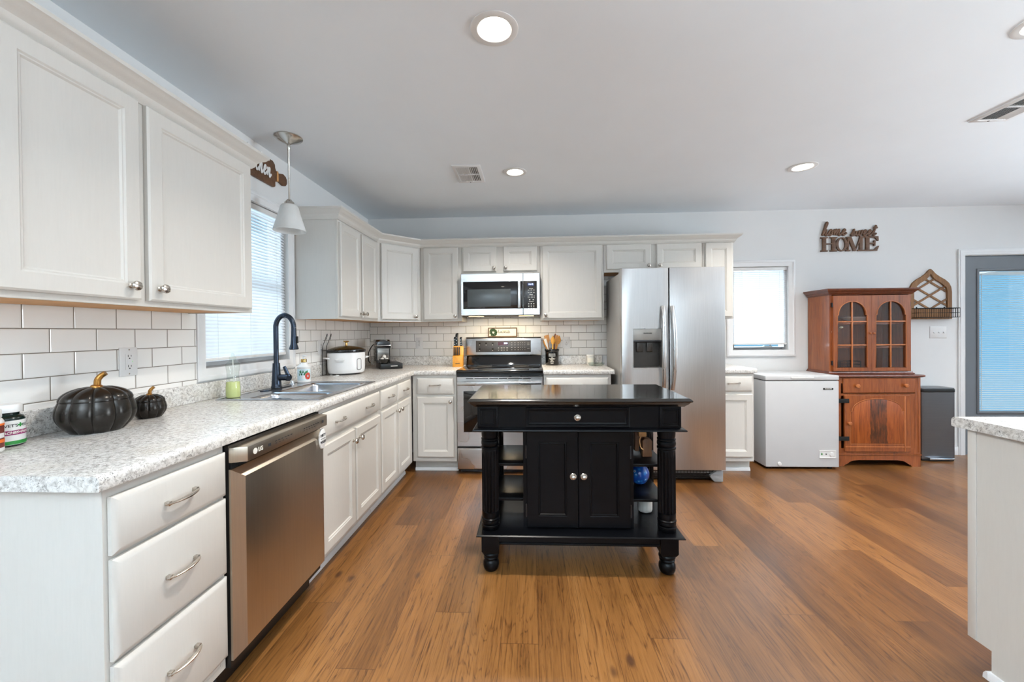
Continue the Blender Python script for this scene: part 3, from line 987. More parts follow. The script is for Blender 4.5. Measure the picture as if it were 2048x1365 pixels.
# back run
base_cabinet('white single-drawer single-door base cabinet directly left of the range', (.6125, -.61, 0), 0, .394, .60, [
    ('drawer', .044, .372, .703, .847, [('p', .208, .785)]),
    ('door', .044, .370, .145, .681, [('k', .345, .640)])])
base_cabinet('white base cabinet between the range and the fridge, mostly behind the island', (1.777, -.61, 0), 0, .585, .60, [
    ('drawer', .022, .562, .703, .847, [('p', .292, .783)]),
    ('door', .022, .287, .145, .681, [('k', .26, .640)]),
    ('door', .297, .562, .145, .681, [('k', .324, .640)])])
base_cabinet('narrow cream-white base cabinet between the fridge and the chest freezer', (3.262, -.565, 0), 0, .335, .553, [
    ('drawer', .015, .318, .716, .850, [('p', .155, .789)]),
    ('door', .015, .318, .145, .694, [('k', .053, .628)])])

# peninsula: end panel faces -x, fronts face +y (away from the camera)
pn = thing('peninsula_cabinet', 'plain white cabinet end panel under the counter at the right edge', 'cabinet', (3.287, -2.592, 0), 0, None)
b = MB()
b.prism([(0, .105), (0, CB - .001), (-.58, CB - .001), (-.58, .001), (-.075, .001), (-.075, .105)], 'yz', 0, 1.5)
b.build('carcass', 'cab', pn)
b = MB()
b.box(-.004, -.0005, -.028, 0, .107, CB - .003, .0008)
b.build('edge_strip', 'cab', pn)
b = MB()
b.prism([(-.0745, .001), (-.059, .001), (-.061, .018), (-.068, .029), (-.0745, .03)], 'yz', -.014, 1.5)
b.prism([(-.014, .001), (-.0005, .001), (-.0005, .03), (-.007, .029), (-.012, .018)], 'xz', -.58, -.0745)
b.build('shoe_moulding', 'trim', pn)

# upper cabinets
UZ0, UZ1, UD = 1.354, 2.085, .325
def underside(root, x0, x1, y0, y1, z):
    MB().box(x0, x1, y0, y1, z + .0030, z + .0070).build('bottom_panel', 'raw_wood', root)
def upper_cabinet(label, loc, rz, w, items, z0=UZ0, d=None, right=True):
    root = thing('wall_cabinet', label, 'cabinet', loc, rz, 'white wall cabinets')
    d = d or (.305 - .011)
    e = .0006
    b = MB()
    b.box(e, w - e, 0, .019, z0, UZ1, .0012)
    b.box(e, .014, .019, d, z0, UZ1); b.box(w - .014, w - e, .019, d, z0, UZ1)
    b.box(.014, w - .014, .019, d, z0 + .0075, UZ1)
    b.build('carcass', 'cab', root)
    underside(root, .015, w - .015, .0195, d - .001, z0)
    return fronts(root, items)
DZ0, DZ1 = 1.373, 2.062
upper_cabinet('large white wall cabinet with two doors at the near left, above the tiles', (.305, -3.225, 0), R90, .982, [
    ('door', .014, .402, DZ0, DZ1, [('k', .360, 1.418)]),
    ('door', .431, .960, DZ0, DZ1, [('k', .466, 1.418)])], d=.305 - XL - .0105)
upper_cabinet('white two-door wall cabinet on the far side of the sink window', (.305, -1.354, 0), R90, .742, [
    ('door', .015, .352, DZ0, 2.045, [('k', .325, 1.405)]),
    ('door', .386, .704, DZ0, 2.045, [('k', .412, 1.405)])], d=.305 - XL - .0105)
# diagonal corner unit, in room coordinates
root = thing('wall_cabinet', 'white single-door wall cabinet set diagonally across the corner', 'cabinet', (.305, -.61, 0), PI / 4, 'white wall cabinets')
b = MB()
b.prism([(XL + .011, -.0105), (XL + .011, -.6115), (.305, -.6115), (.6115, -.305), (.6115, -.0105)], 'xy', UZ0 + .0075, UZ1)
b.prism([(.305, -.6115), (.6115, -.305), (.6115, -.286), (.286, -.6115)], 'xy', UZ0, UZ0 + .021)
b.build('carcass', 'cab', root, world=True)
b = MB()
b.prism([(XL + .011, -.0105), (XL + .011, -.610), (.290, -.610), (.610, -.290), (.610, -.0105)], 'xy', UZ0 + .0030, UZ0 + .0070)
b.build('bottom_panel', 'raw_wood', root, world=True)
fronts(root, [('door', .030, .395, DZ0, 2.055, [('k', .362, 1.405)])])
upper_cabinet('white single-door wall cabinet left of the microwave', (.613, -.305, 0), 0, .399, [
    ('door', .032, .366, DZ0, 2.062, [('k', .338, 1.405)])])
upper_cabinet('short white two-door wall cabinet above the microwave', (1.0135, -.305, 0), 0, .748, [
    ('door', .014, .333, 1.828, 2.062, [('k', .312, 1.858)]),
    ('door', .400, .720, 1.828, 2.062, [('k', .422, 1.858)])], z0=1.803)
upper_cabinet('wide white single-door wall cabinet between the microwave and the fridge', (1.763, -.305, 0), 0, .599, [
    ('door', .020, .578, DZ0, 2.062, [('k', .048, 1.405)])])
upper_cabinet('short white two-door wall cabinet above the fridge', (2.3635, -.305, 0), 0, .912, [
    ('door', .022, .432, 1.828, 2.062, [('k', .408, 1.858)]),
    ('door', .486, .894, 1.828, 2.062, [('k', .510, 1.858)])], z0=1.803)
upper_cabinet('narrow tall white wall cabinet beside the small window, behind the fridge edge', (3.277, -.305, 0), 0, .280, [
    ('door', .018, .262, DZ0, 2.062, [('k', .045, 1.405)])])

# crown mouldings
CROWN = [(.0012, 2.062), (.006, 2.062), (.010, 2.070), (.016, 2.076), (.020, 2.084), (.022, 2.092), (.034, 2.104), (.048, 2.112), (.056, 2.122), (.060, 2.124), (.060, 2.137), (.0012, 2.137)]
c = MB()
c.sweep([(XL + .012, -3.225), (.305, -3.225), (.305, -2.243), (XL + .012, -2.243)], CROWN)
c.box(XL + .012, .304, -3.224, -2.244, 2.0865, 2.10)
struct(c.build('trim_1', 'cab', sharp=25))
c = MB()
c.sweep([(XL + .012, -1.354), (.305, -1.354), (.305, -.6105), (.6105, -.305), (3.557, -.305), (3.557, -.001)], CROWN)
struct(c.build('trim_2', 'cab', sharp=25))

# ------------------------------------------------------------------ counters
def slab(mb, cells, z0, z1, bevel_test, bev=.016):
    """solid slab from plan rectangles on a common grid, with its marked top edges rounded over"""
    xs = sorted({v for c in cells for v in c[:2]}); ys = sorted({v for c in cells for v in c[2:]})
    ins = lambda i, j: 0 <= i < len(xs) - 1 and 0 <= j < len(ys) - 1 and any(c[0] <= xs[i] and xs[i + 1] <= c[1] and c[2] <= ys[j] and ys[j + 1] <= c[3] for c in cells)
    b = bmesh.new()
    V = {}
    def v(i, j, z):
        k = (i, j, z)
        if k not in V: V[k] = b.verts.new((xs[i], ys[j], z))
        return V[k]
    for i in range(len(xs) - 1):
        for j in range(len(ys) - 1):
            if not ins(i, j): continue
            for z in (z0, z1): b.faces.new((v(i, j, z), v(i + 1, j, z), v(i + 1, j + 1, z), v(i, j + 1, z)))
            for (di, dj, p, q) in ((-1, 0, (i, j), (i, j + 1)), (1, 0, (i + 1, j), (i + 1, j + 1)), (0, -1, (i, j), (i + 1, j)), (0, 1, (i, j + 1), (i + 1, j + 1))):
                if not ins(i + di, j + dj): b.faces.new((v(*p, z0), v(*q, z0), v(*q, z1), v(*p, z1)))
    bmesh.ops.recalc_face_normals(b, faces=b.faces[:])
    ed = [e for e in b.edges if all(abs(w.co.z - z1) < 1e-6 for w in e.verts) and bevel_test(*[(w.co.x, w.co.y) for w in e.verts]) and any(abs(f.normal.z) < .5 for f in e.link_faces)]
    bmesh.ops.bevel(b, geom=ed, offset=bev, segments=5, affect='EDGES', profile=.5)
    ed = [e for e in b.edges if all(abs(w.co.z - z0) < 1e-6 for w in e.verts) and bevel_test(*[(w.co.x, w.co.y) for w in e.verts]) and any(abs(f.normal.z) < .5 for f in e.link_faces)]
    bmesh.ops.bevel(b, geom=ed, offset=.004, segments=2, affect='EDGES', profile=.5)
    mb._add(b)
near = lambda a, b: abs(a - b) < 1e-4
SX0, SX1, SY0, SY1 = .175, .572, -2.150, -1.480         # cut-out for the sink
c0 = XL + .0012
ct = thing('countertop', 'long L-shaped grey-speckled counter holding the sink, ending at the range', 'countertop', (.3, -1.9, CB), 0, 'speckled laminate counters')
mb = MB()
slab(mb, [(c0, .635, -3.250, SY0), (c0, SX0, SY0, SY1), (SX1, .635, SY0, SY1), (c0, .635, SY1, -.635), (c0, 1.009, -.635, -.0012)], CB, CT,
     lambda p, q: (near(p[0], .635) and near(q[0], .635) and max(p[1], q[1]) < -.63) or (near(p[1], -.635) and near(q[1], -.635) and min(p[0], q[0]) > .63))
mb.build('slab', 'granite', ct, world=True, sharp=30)
MB().box(c0, XL + .022, -3.250, -.0012, CT + .0003, 1.004, .003).build('splash_lip', 'granite', ct, world=True)
MB().box(XL + .0225, 1.009, -.022, -.0012, CT + .0003, 1.004, .003).build('splash_lip', 'granite', ct, world=True)
def small_counter(label, x0, x1, y0, y1, edges, lips):
    r = thing('countertop', label, 'countertop', ((x0 + x1) / 2, (y0 + y1) / 2, CB), 0, 'speckled laminate counters')
    mb = MB()
    slab(mb, [(x0, x1, y0, y1)], CB, CT, edges)
    mb.build('slab', 'granite', r, world=True, sharp=30)
    if lips:
        mb = MB()
        for q in lips: mb.box(*q, CT + .0003, 1.004, .003)
        mb.build('splash_lip', 'granite', r, world=True)
small_counter('short speckled counter between the range and the fridge', 1.775, 2.389, -.635, -.0012, lambda p, q: near(p[1], -.635) and near(q[1], -.635), [(1.775, 2.389, -.022, -.0095)])
small_counter('small speckled counter to the right of the fridge under the window', 3.255, 3.614, -.590, -.0012, lambda p, q: near(p[1], -.59) and near(q[1], -.59), None)
small_counter('speckled peninsula counter with a rounded front edge, at the right edge', 3.272, 4.80, -3.20, -2.545, lambda p, q: near(p[1], -2.545) and near(q[1], -2.545), None)

# ------------------------------------------------------------------ appliances
# dishwasher, local x along +y, front looks to -y local (= +x in the room)
dw = thing('dishwasher', 'stainless dishwasher with a control strip along its top, left of the sink cabinet', 'dishwasher', (.63, -2.829, 0), R90)
DWW = .597
b = MB(); b.box(.002, DWW - .002, .004, .56, .10, .868); b.box(.004, DWW - .004, .06, .55, .012, .10); b.build('body', 'black_plastic', dw)
b = MB(); b.rings(.003, DWW - .003, .125, .785, [(0, .004), (0, -.004), (.030, -.034), (.034, -.035)]); b.build('door', 'steel_warm', dw, sharp=20)
b = MB(); b.prism([(.003, .004), (.024, -.050), (DWW - .024, -.050), (DWW - .003, .004)], 'xy', .808, .860, .002); pnl = b.build('control_panel', 'steel_warm', dw, sharp=25)
b = MB(); b.box(.01, DWW - .01, .0, .02, .786, .807); b.build('handle_recess', 'gap', dw)
b = MB()
b.lathe([(0, 0), (.011, 0), (.011, .0012), (0, .0012)], (.062, -.0502, .834), 24, 'y')
b.text('LG', .021, up_front(.091, -.0506, .834), .0006, bold=.0006)
b.build('logo', 'pale_ink', pnl)
b = MB()
def ticks(mb, x0, n, dx, w, z, h, y):
    for i in range(n): mb.box(x0 + i * dx, x0 + i * dx + w, y - .0006, y, z - h / 2, z + h / 2)
b.box(.135, .150, -.0508, -.0502, .829, .839)
ticks(b, .175, 6, .020, .012, .838, .003, -.0502); ticks(b, .178, 4, .022, .008, .829, .002, -.0502); ticks(b, .37, 7, .019, .012, .838, .003, -.0502); ticks(b, .37, 5, .021, .010, .829, .002, -.0502); b.box(.525, .540, -.0508, -.0502, .829, .841)
b.build('button_print', 'ink', pnl)

# clean / dirty sign hung at the top right corner of the dishwasher door
mg = thing('magnet_sign', 'small white octagonal magnet sign on the upper right of the dishwasher door', 'magnet', (.630 + .0362, -2.829 + .545, .700), R90)
oc = [(.030 * math.cos(PI / 8 + k * PI / 4), .050 + .050 * math.sin(PI / 8 + k * PI / 4)) for k in range(8)]
b = MB(); b.prism(oc, 'xz', -.008, 0, .0015); b.build('plate', 'white_plastic', mg)
b = MB()
b.text('DIRTY', .017, up_front(0, -.0083, .066), .0004, bold=.0007); b.text('WASH', .017, up_front(0, -.0083, .034), .0004, bold=.0007); b.box(-.02, .02, -.0086, -.0082, .049, .0515)
b.build('lettering', 'ink', mg)

# range
RX0, RX1 = 1.0135, 1.771
rg = thing('range', 'stainless electric range with a black glass cooktop between the base cabinets', 'range', ((RX0 + RX1) / 2, -.34, 0))
b = MB(); b.box(RX0, RX1, -.615, -.03, .04, .895); b.box(RX0 + .02, RX1 - .02, -.58, -.05, .004, .04); b.build('body', 'black_plastic', rg, world=True)
b = MB(); b.rings(RX0 + .003, RX1 - .003, .045, .235, [(0, -.615), (0, -.640), (.006, -.648), (.012, -.650)], T=None); b.build('storage_drawer', 'steel', rg, world=True)
b = MB(); b.rings(RX0 + .002, RX1 - .002, .247, .862, [(0, -.615), (0, -.644), (.005, -.652)], close=True); od = b.build('oven_door', 'steel', rg, world=True)
b = MB(); b.box(RX0 + .062, RX1 - .062, -.6545, -.6525, .375, .735, .0008); b.build('window', 'black_glass', od, world=True)
b = MB(); b.box(RX0 + .012, RX1 - .012, -.705, -.684, .788, .822, .006, 3)
for q in (RX0 + .035, RX1 - .035): b.box(q - .018, q + .018, -.686, -.6525, .793, .817, .003)
b.build('handle', 'steel', od, world=True)
b = MB(); 
for (q, w) in ((.085, .065), (.16, .12), (.29, .075), (.375, .07), (.455, .12), (.585, .07)): b.box(RX0 + q, RX0 + q + w, -.6532, -.6518, .840, .847)
b.build('vent_slots', 'gap', od, world=True)
b = MB(); b.box(RX0 - .0005, RX1 + .0005, -.660, -.105, .8955, .9185, .006, 3); b.build('cooktop', 'black_glass', rg, world=True)
b = MB()
for (x, y, r) in ((1.21, -.46, .095), (1.57, -.46, .115), (1.21, -.22, .075), (1.57, -.22, .075)):
    for k in (1, .72):
        b.tube([(x + r * k * math.cos(a), y + r * k * math.sin(a), .9186) for a in [i * 2 * PI / 40 for i in range(40)]], .0008, 4, closed=True)
b.build('burner_rings', 'ink', rg, world=True)
b = MB()
b.prism([(-.030, .919), (-.104, .919), (-.104, .9185), (-.080, 1.010), (-.030, 1.010)], 'yz', RX0 + .004, RX1 - .004, .002)
b.build('riser', 'black_glass', rg, world=True)
b = MB()
b.prism([(-.030, 1.0115), (-.092, 1.0115), (-.100, 1.020), (-.090, 1.185), (-.080, 1.1935), (-.030, 1.1935)], 'yz', RX0 - .001, RX1 + .001, .003)
bp = b.build('control_console', 'steel', rg, world=True)
b = MB(); 
b.prism([(-.0905, 1.1945), (-.030, 1.1945), (-.030, 1.1975), (-.086, 1.1975)], 'yz', RX0, RX1); b.build('top_cap', 'black_plastic', bp, world=True)
TC = Matrix.Translation((0, -.0968, 1.105)) @ Matrix.Rotation(math.radians(-3.5), 4, 'X')
b = MB(TC); b.box(1.113, 1.668, -.0026, .002, -.058, .058, .001); cpn = b.build('control_glass', plain('charcoal_panel', (62, 60, 60), .3), bp, world=True)
b = MB(TC)
for (x, z) in ((1.152, .030), (1.217, .030), (1.284, .030), (1.152, -.026), (1.284, -.026)): b.box(x - .009, x + .009, -.0036, -.0028, z - .008, z + .008)
b.build('burner_keys', 'gap', cpn, world=True)
b = MB(TC); b.box(1.338, 1.440, -.0036, -.0028, .008, .044); b.build('display', 'dark_led', cpn, world=True)
b = MB(TC); b.box(1.398, 1.434, -.0044, -.0038, .023, .038); b.build('clock_digits', 'digits', cpn, world=True)
b = MB(TC)
for i in range(4):
    for z in (-.016, -.038): b.box(1.338 + i * .028, 1.338 + i * .028 + (.016 if i % 2 else .010), -.0034, -.0028, z - .002, z + .002)
for i in range(3):
    for z in (.034, .012, -.012, -.036): b.box(1.470 + i * .033, 1.482 + i * .033, -.0034, -.0028, z - .0012, z + .0012)
for i in range(3):
    for j in range(4): b.box(1.563 + i * .022, 1.566 + i * .022, -.0034, -.0028, .034 - j * .024, .038 - j * .024)
for z in (.03, .012, -.024): b.box(1.632, 1.654, -.0034, -.0028, z - .0012, z + .0012)
for x in (1.152, 1.217, 1.284): b.box(x - .002, x + .002, -.0034, -.0028, .010, .018)
for x in (1.152, 1.284): b.box(x - .002, x + .002, -.0034, -.0028, -.046, -.038)
b.build('key_print', 'pale_ink', cpn, world=True)

# sign standing on the range
sg = thing('wall_sign', 'small cream framed sign with a green wreath standing on the range', 'sign', (1.381, -.052, 1.1980), 0)
b = MB(); b.box(-.138, .138, .004, .010, .008, .088); b.build('face', 'linen', sg)
b = MB(); b.rings(-.148, .148, .0005, .096, [(0, .012), (0, -.004), (.0095, -.004), (.0095, .012)], close=False, back=False); b.build('frame', 'frame_wood', sg)
b = MB()
rr = random.Random(4)
for i in range(230):
    a = rr.random() * 2 * PI; r = .027 + rr.uniform(-.012, .012)
    c = Vector((-.094 + r * math.cos(a), .002, .048 + r * math.sin(a)))
    t = a + PI / 2 + rr.uniform(-1, 1); l = .0085
    d = Vector((math.cos(t), 0, math.sin(t))) * l; n = Vector((-math.sin(t), 0, math.cos(t))) * l * .42
    o = Vector((0, rr.uniform(-.004, .0015), 0))
    fb = bmesh.new(); fb.faces.new([fb.verts.new(c + q) for q in (-d, n + o, d + o * .5, -n + o * .3)]); b._add(fb)
b.build('wreath', 'leaf', sg)
b = MB()
T = up_front(-.050, .0036, .040)
handwriting(b, 'homemade', T, .0155, .0017, .4)
b.text('SEASONED WITH', .0085, up_front(.030, .0038, .062), .0003, bold=.0002)
b.build('lettering', 'ink', sg)

# microwave
MX0, MX1, MZ0, MZ1, MY = 1.018, 1.757, 1.402, 1.799, -.402
mw = thing('microwave', 'stainless over-the-range microwave with a dark window', 'microwave', ((MX0 + MX1) / 2, -.2, MZ0))
b = MB(); b.box(MX0, MX1, MY + .032, -.011, MZ0 + .012, MZ1, .002); b.build('body', plain('dark_case', (104, 96, 88), .4, .3), mw, world=True)
b = MB(); b.box(MX0 + .01, MX1 - .01, MY + .05, -.02, MZ0, MZ0 + .0115); 
b.build('bottom_vent', 'black_plastic', mw, world=True)
b = MB()
for q in (MX0 + .13, MX1 - .13): b.box(q - .07, q + .07, MY + .08, MY + .14, MZ0 - .003, MZ0 - .0003)
b.build('under_lamp', emis('lit_cooktop_lamp', (255, 226, 170), 5), mw, world=True)
SPL = 1.600
b = MB(); b.rings(MX0, SPL - .001, MZ0 + .003, MZ1 - .002, [(0, MY + .0315), (0, MY + .004), (.004, MY)]); md = b.build('door', 'steel', mw, world=True)
b = MB(); b.box(MX0 + .022, SPL - .004, MY - .0022, MY - .0003, MZ0 + .065, MZ1 - .078, .0008); b.build('window', 'black_glass', md, world=True)
b = MB(); b.box(MX0 + .062, SPL - .115, MY - .0032, MY - .0024, MZ0 + .085, MZ1 - .15, .0003); b.build('window_mesh', plain('window_mesh', (66, 72, 74), .25), md, world=True)
b = MB(); b.box(SPL - .049, SPL - .022, MY - .034, MY - .020, MZ0 + .068, MZ1 - .082, .005, 3)
for z in (MZ0 + .085, MZ1 - .10): b.box(SPL - .044, SPL - .027, MY - .021, MY - .0025, z - .012, z + .012)
b.build('handle', 'steel', md, world=True)
b = MB(); b.lathe([(0, 0), (.013, 0), (.013, .001), (0, .001)], (1.385, MY - .0002, 1.765), 24, 'y'); b.build('badge', 'nickel', md, world=True)
b = MB(); b.rings(SPL + .001, MX1, MZ0 + .003, MZ1 - .002, [(0, MY + .0315), (0, MY + .004), (.004, MY)]); mp = b.build('control_side', 'steel', mw, world=True)
b = MB(); b.box(SPL + .002, MX1 - .028, MY - .0022, MY - .0003, MZ0 + .065, MZ1 - .078, .0008); mk = b.build('keypad', plain('dark_keypad', (34, 30, 28), .25), mp, world=True)
b = MB(); b.box(1.640, 1.704, MY - .0032, MY - .0024, 1.674, 1.703); b.build('display', 'blue_screen', mk, world=True)
b = MB(); b.text('10:12', .021, up_front(1.672, MY - .0036, 1.689), .0004, bold=.0006); b.build('clock_digits', 'digits', mk, world=True)
b = MB()
for i in range(3):
    for z in (1.637, 1.613): b.box(1.646 + i * .024, 1.659 + i * .024, MY - .0030, MY - .0023, z - .0018, z + .0018)
    for z in (1.509, 1.488, 1.4665): b.box(1.648 + i * .023, 1.657 + i * .023, MY - .0030, MY - .0023, z - .004, z + .003)
for i in range(5):
    for z in (1.580, 1.566): b.box(1.646 + i * .014, 1.650 + i * .014, MY - .0030, MY - .0023, z - .0028, z + .0028)
for i in range(2): b.box(1.656 + i * .033, 1.666 + i * .033, MY - .0030, MY - .0023, 1.543, 1.549)
for (z, w) in ((1.649, .036), (1.594, .03), (1.528, .042)): b.box(1.675 - w / 2, 1.675 + w / 2, MY - .0030, MY - .0023, z - .0016, z + .0016)
b.build('key_print', 'pale_ink', mk, world=True)
# its cooktop lamp
wl_ = area('cooktop_lamp_light', (1.40, -.30, MZ0 - .006), (0, 0, 0), .5, .06, 4.5, (1.0, .80, .52))

# fridge
FX0, FX1, FY = 2.412, 3.240, -.820
fr = thing('refrigerator', 'tall stainless side-by-side refrigerator with an ice and water dispenser', 'refrigerator', ((FX0 + FX1) / 2, -.42, 0))
b = MB(); b.box(FX0 + .006, FX1 - .006, FY + .075, -.12, .055, 1.735, .003); b.build('body', 'fridge_side', fr, world=True)
b = MB(); b.box(FX0 + .02, FX1 - .02, FY + .085, -.13, .012, .0545)
b.build('base', 'black_plastic', fr, world=True)
b = MB()
b.box(FX0 + .03, FX1 - .03, FY + .078, FY + .084, .018, .092)
for i in range(4): b.box(FX0 + .03, FX1 - .04, FY + .070, FY + .0775, .022 + i * .018, .029 + i * .018)
for i in range(28): b.box(FX0 + .05 + i * .026, FX0 + .054 + i * .026, FY + .0715, FY + .0775, .02, .09)
b.build('kick_grille', 'black_plastic', fr, world=True)
grey_foot = plain('grey_foot', (150, 150, 150), .4)
for q in (FX0 + .02, FX1 - .075):
    b = MB()
    b.prism([(q, .001), (q + .06, .001), (q + .06, .075), (q + .035, .09), (q, .09)] if q < 2.8 else [(q, .001), (q + .072, .001), (q + .072, .09), (q + .02, .09), (q - .03, .055), (q - .03, .04)], 'xz', FY + .045, FY + .12, .003)
    b.build('foot_cover', grey_foot, fr, world=True)
SP = 2.7925
DX0, DX1, DZa, DZb = 2.497, 2.740, .941, 1.272
def fdoor(x0, x1, hole=None):
    b = MB()
    if not hole:
        b.rings(x0, x1, .110, 1.763, [(0, FY + .070), (0, FY + .006), (.002, FY + .0015), (.006, FY)])
    else:
        hx0, hx1, hz0, hz1 = hole
        b.rings(x0, x1, .110, 1.763, [(0, FY + .070), (0, FY + .006), (.002, FY + .0015), (.006, FY)], close=False)
        for (a, c, d, e) in ((x0 + .006, hx0, .116, 1.757), (hx1, x1 - .006, .116, 1.757), (hx0, hx1, .116, hz0), (hx0, hx1, hz1, 1.757)):
            fb = bmesh.new(); fb.faces.new([fb.verts.new(p) for p in ((a, FY, d), (c, FY, d), (c, FY, e), (a, FY, e))]); b._add(fb)
    return b.build('door', 'steel_v', fr, world=True)
dl = fdoor(FX0, SP - .004, (DX0, DX1, DZa, DZb))
drr = fdoor(SP + .004, FX1)
b = MB(); b.box(SP - .0035, SP + .0035, FY + .022, FY + .07, .115, 1.758); b.build('door_gasket', 'black_rubber', fr, world=True)
b = MB(); 
for (q, w) in ((FX0 + .01, .10), (FX1 - .11, .10)): b.box(q, q + w, FY + .0755, FY + .16, 1.7355, 1.757, .004)
b.build('hinge_cover', 'fridge_side', fr, world=True)
# dispenser: bezel, control face, recess, paddles, tray
b = MB(); b.rings(DX0, DX1, DZa, DZb, [(0, FY), (0, FY - .004), (.006, FY - .004), (.006, FY + .002)], close=False, back=False); b.build('dispenser_bezel', 'steel', dl, world=True)
b = MB(); b.box(DX0 + .0065, DX1 - .0065, FY - .0015, FY + .01, 1.172, DZb - .0065, .002); dc = b.build('dispenser_panel', 'grey_panel', dl, world=True)
b = MB(); b.text('FRIGIDAIRE', .0135, up_front(2.620, FY - .0020, 1.228), .0004, bold=.0004); b.build('lettering', 'ink', dc, world=True)
b = MB(); b.box(DX0 + .0065, DX1 - .0065, FY - .0018, FY + .01, 1.158, 1.1715, .0015); b.build('dispenser_lip', 'steel_dark', dl, world=True)
b = MB()
yb = FY + .066
b.box(DX0 + .0065, DX1 - .0065, yb - .002, yb, DZa + .007, 1.158)
b.box(DX0 + .0065, DX0 + .012, FY + .001, yb - .0021, DZa + .007, 1.158)
b.box(DX1 - .012, DX1 - .0065, FY + .001, yb - .0021, DZa + .007, 1.158)
b.box(DX0 + .0125, DX1 - .0125, FY + .001, yb - .0021, DZa + .007, DZa + .014)
b.build('dispenser_recess', 'grey_dark', dl, world=True)
for (x, w, nm) in ((2.567, .05, 'paddle'), (2.648, .046, 'paddle')):
    b = MB(); b.prism([(yb - .006, 1.150), (yb - .030, 1.150), (yb - .022, 1.078), (yb - .014, 1.072)], 'yz', x - w / 2, x + w / 2, .002); b.build(nm, 'grey_dark', dl, world=True)
for (x, dd) in ((2.741, dl), (2.813, drr)):
    b = MB(); pts, rad = [], []
    for i in range(21):
        t = i / 20; zz = .768 + t * .68
        pts.append((x + (-.008 if x < 2.78 else .008) * (math.sin(PI * t)) * .9, FY - .016 - .042 * math.sin(PI * t) ** .7, zz)); rad.append(.0165)
    b.tube(pts, rad, 12, flat=.62, up=(0, -1, 0))
    for zz in (.785, 1.430): b.box(x - .011, x + .011, FY - .022, FY - .0005, zz - .018, zz + .018, .003)
    b.build('handle', 'steel', dd, world=True)

# chest freezer
ZX0, ZX1, ZY0, ZY1 = 3.754, 4.389, -.460, -.022
fz = thing('chest_freezer', 'white chest freezer standing between the cabinet and the wooden hutch', 'freezer', ((ZX0 + ZX1) / 2, (ZY0 + ZY1) / 2, 0))
b = MB(); b.box(ZX0 + .001, ZX1 - .001, ZY0, ZY1, .022, .789, .006, 3); b.build('body', 'freezer_white', fz, world=True)
b = MB(); b.box(ZX0, ZX1 - .001, ZY0 - .004, ZY1, .7955, .838, .007, 3); ld = b.build('lid', 'freezer_white', fz, world=True)
b = MB(); b.box(3.972, 4.172, ZY0 - .0085, ZY0 - .0045, .8105, .8275, .003, 2); b.build('grip', 'white_plastic', ld, world=True)
b = MB(); b.box(ZX0 + .012, ZX1 - .012, ZY0 + .010, ZY1 - .012, .789, .7954); b.build('lid_gasket', 'black_rubber', fz, world=True)
b = MB(); b.box(4.252, 4.338, ZY0 - .0025, ZY0 - .0003, .711, .727, .0006); bd = b.build('name_badge', 'black_paper', fz, world=True)
b = MB(); b.text('FRIGIDAIRE', .0115, up_front(4.295, ZY0 - .0030, .719), .0003, bold=.0003); b.build('lettering', 'pale_ink', bd, world=True)
b = MB(); b.rings(4.216, 4.358, .104, .172, [(0, ZY0 - .0003), (0, ZY0 - .006), (.006, ZY0 - .006), (.010, ZY0 - .002)]); cp = b.build('control_panel', 'white_plastic', fz, world=True)
b = MB(); b.box(4.232, 4.243, ZY0 - .0042, ZY0 - .0022, .134, .147); b.build('power_lamp', 'green', cp, world=True)
b = MB(); b.lathe([(0, 0), (.0055, 0), (.0055, .003), (0, .003)], (4.274, ZY0 - .0022, .140), 16, 'y'); b.build('indicator', 'gap', cp, world=True)
b = MB(); b.lathe([(0, 0), (.019, 0), (.018, .006), (.0, .007)], (4.322, ZY0 - .0022, .138), 24, 'y'); b.build('thermostat_dial', 'white_plastic', cp, world=True)
b = MB(); b.lathe([(0, 0), (.017, 0), (.016, .008), (.012, .010), (0, .010)], (3.873, ZY0 - .0003, .052), 20, 'y'); b.build('drain_plug', 'white_plastic', fz, world=True)
b = MB()
for (x, y) in ((ZX0 + .05, ZY0 + .05), (ZX1 - .05, ZY0 + .05), (ZX0 + .05, ZY1 - .05), (ZX1 - .05, ZY1 - .05)): b.lathe([(.02, .001), (.02, .0215)], (x, y, 0), 12)
b.build('foot', 'black_rubber', fz, world=True)

# step bin
tb_ = thing('trash_can', 'dark steel pedal bin with a black rim between the hutch and the door', 'trash can', (5.486, -.107, 0))
def rrect(x0, x1, y0, y1, r, n=5):
    out = []
    for (cx, cy, a0) in ((x1 - r, y1 - r, 0), (x0 + r, y1 - r, PI / 2), (x0 + r, y0 + r, PI), (x1 - r, y0 + r, 1.5 * PI)):
        for i in range(n + 1):
            a = a0 + PI / 2 * i / n
            out.append((cx + r * math.cos(a), cy + r * math.sin(a)))
    return out
b = MB(); b.prism(rrect(5.332, 5.640, -.195, -.024, .022), 'xy', .020, .645); b.build('body', 'bin_steel', tb_, world=True)
b = MB(); b.prism(rrect(5.334, 5.638, -.193, -.026, .022), 'xy', .001, .0195); b.build('base_ring', 'black_plastic', tb_, world=True)
b = MB(); b.prism(rrect(5.330, 5.642, -.197, -.022, .022), 'xy', .6455, .674, .003); b.build('rim', 'black_plastic', tb_, world=True)
b = MB(); b.prism(rrect(5.333, 5.639, -.194, -.024, .022), 'xy', .6745, .686, .003); b.build('lid', 'bin_steel', tb_, world=True)
b = MB(); b.prism([(5.375, -.230), (5.598, -.230), (5.588, -.196), (5.385, -.196)], 'xy', .020, .036, .004); b.build('pedal', 'chrome', tb_, world=True)

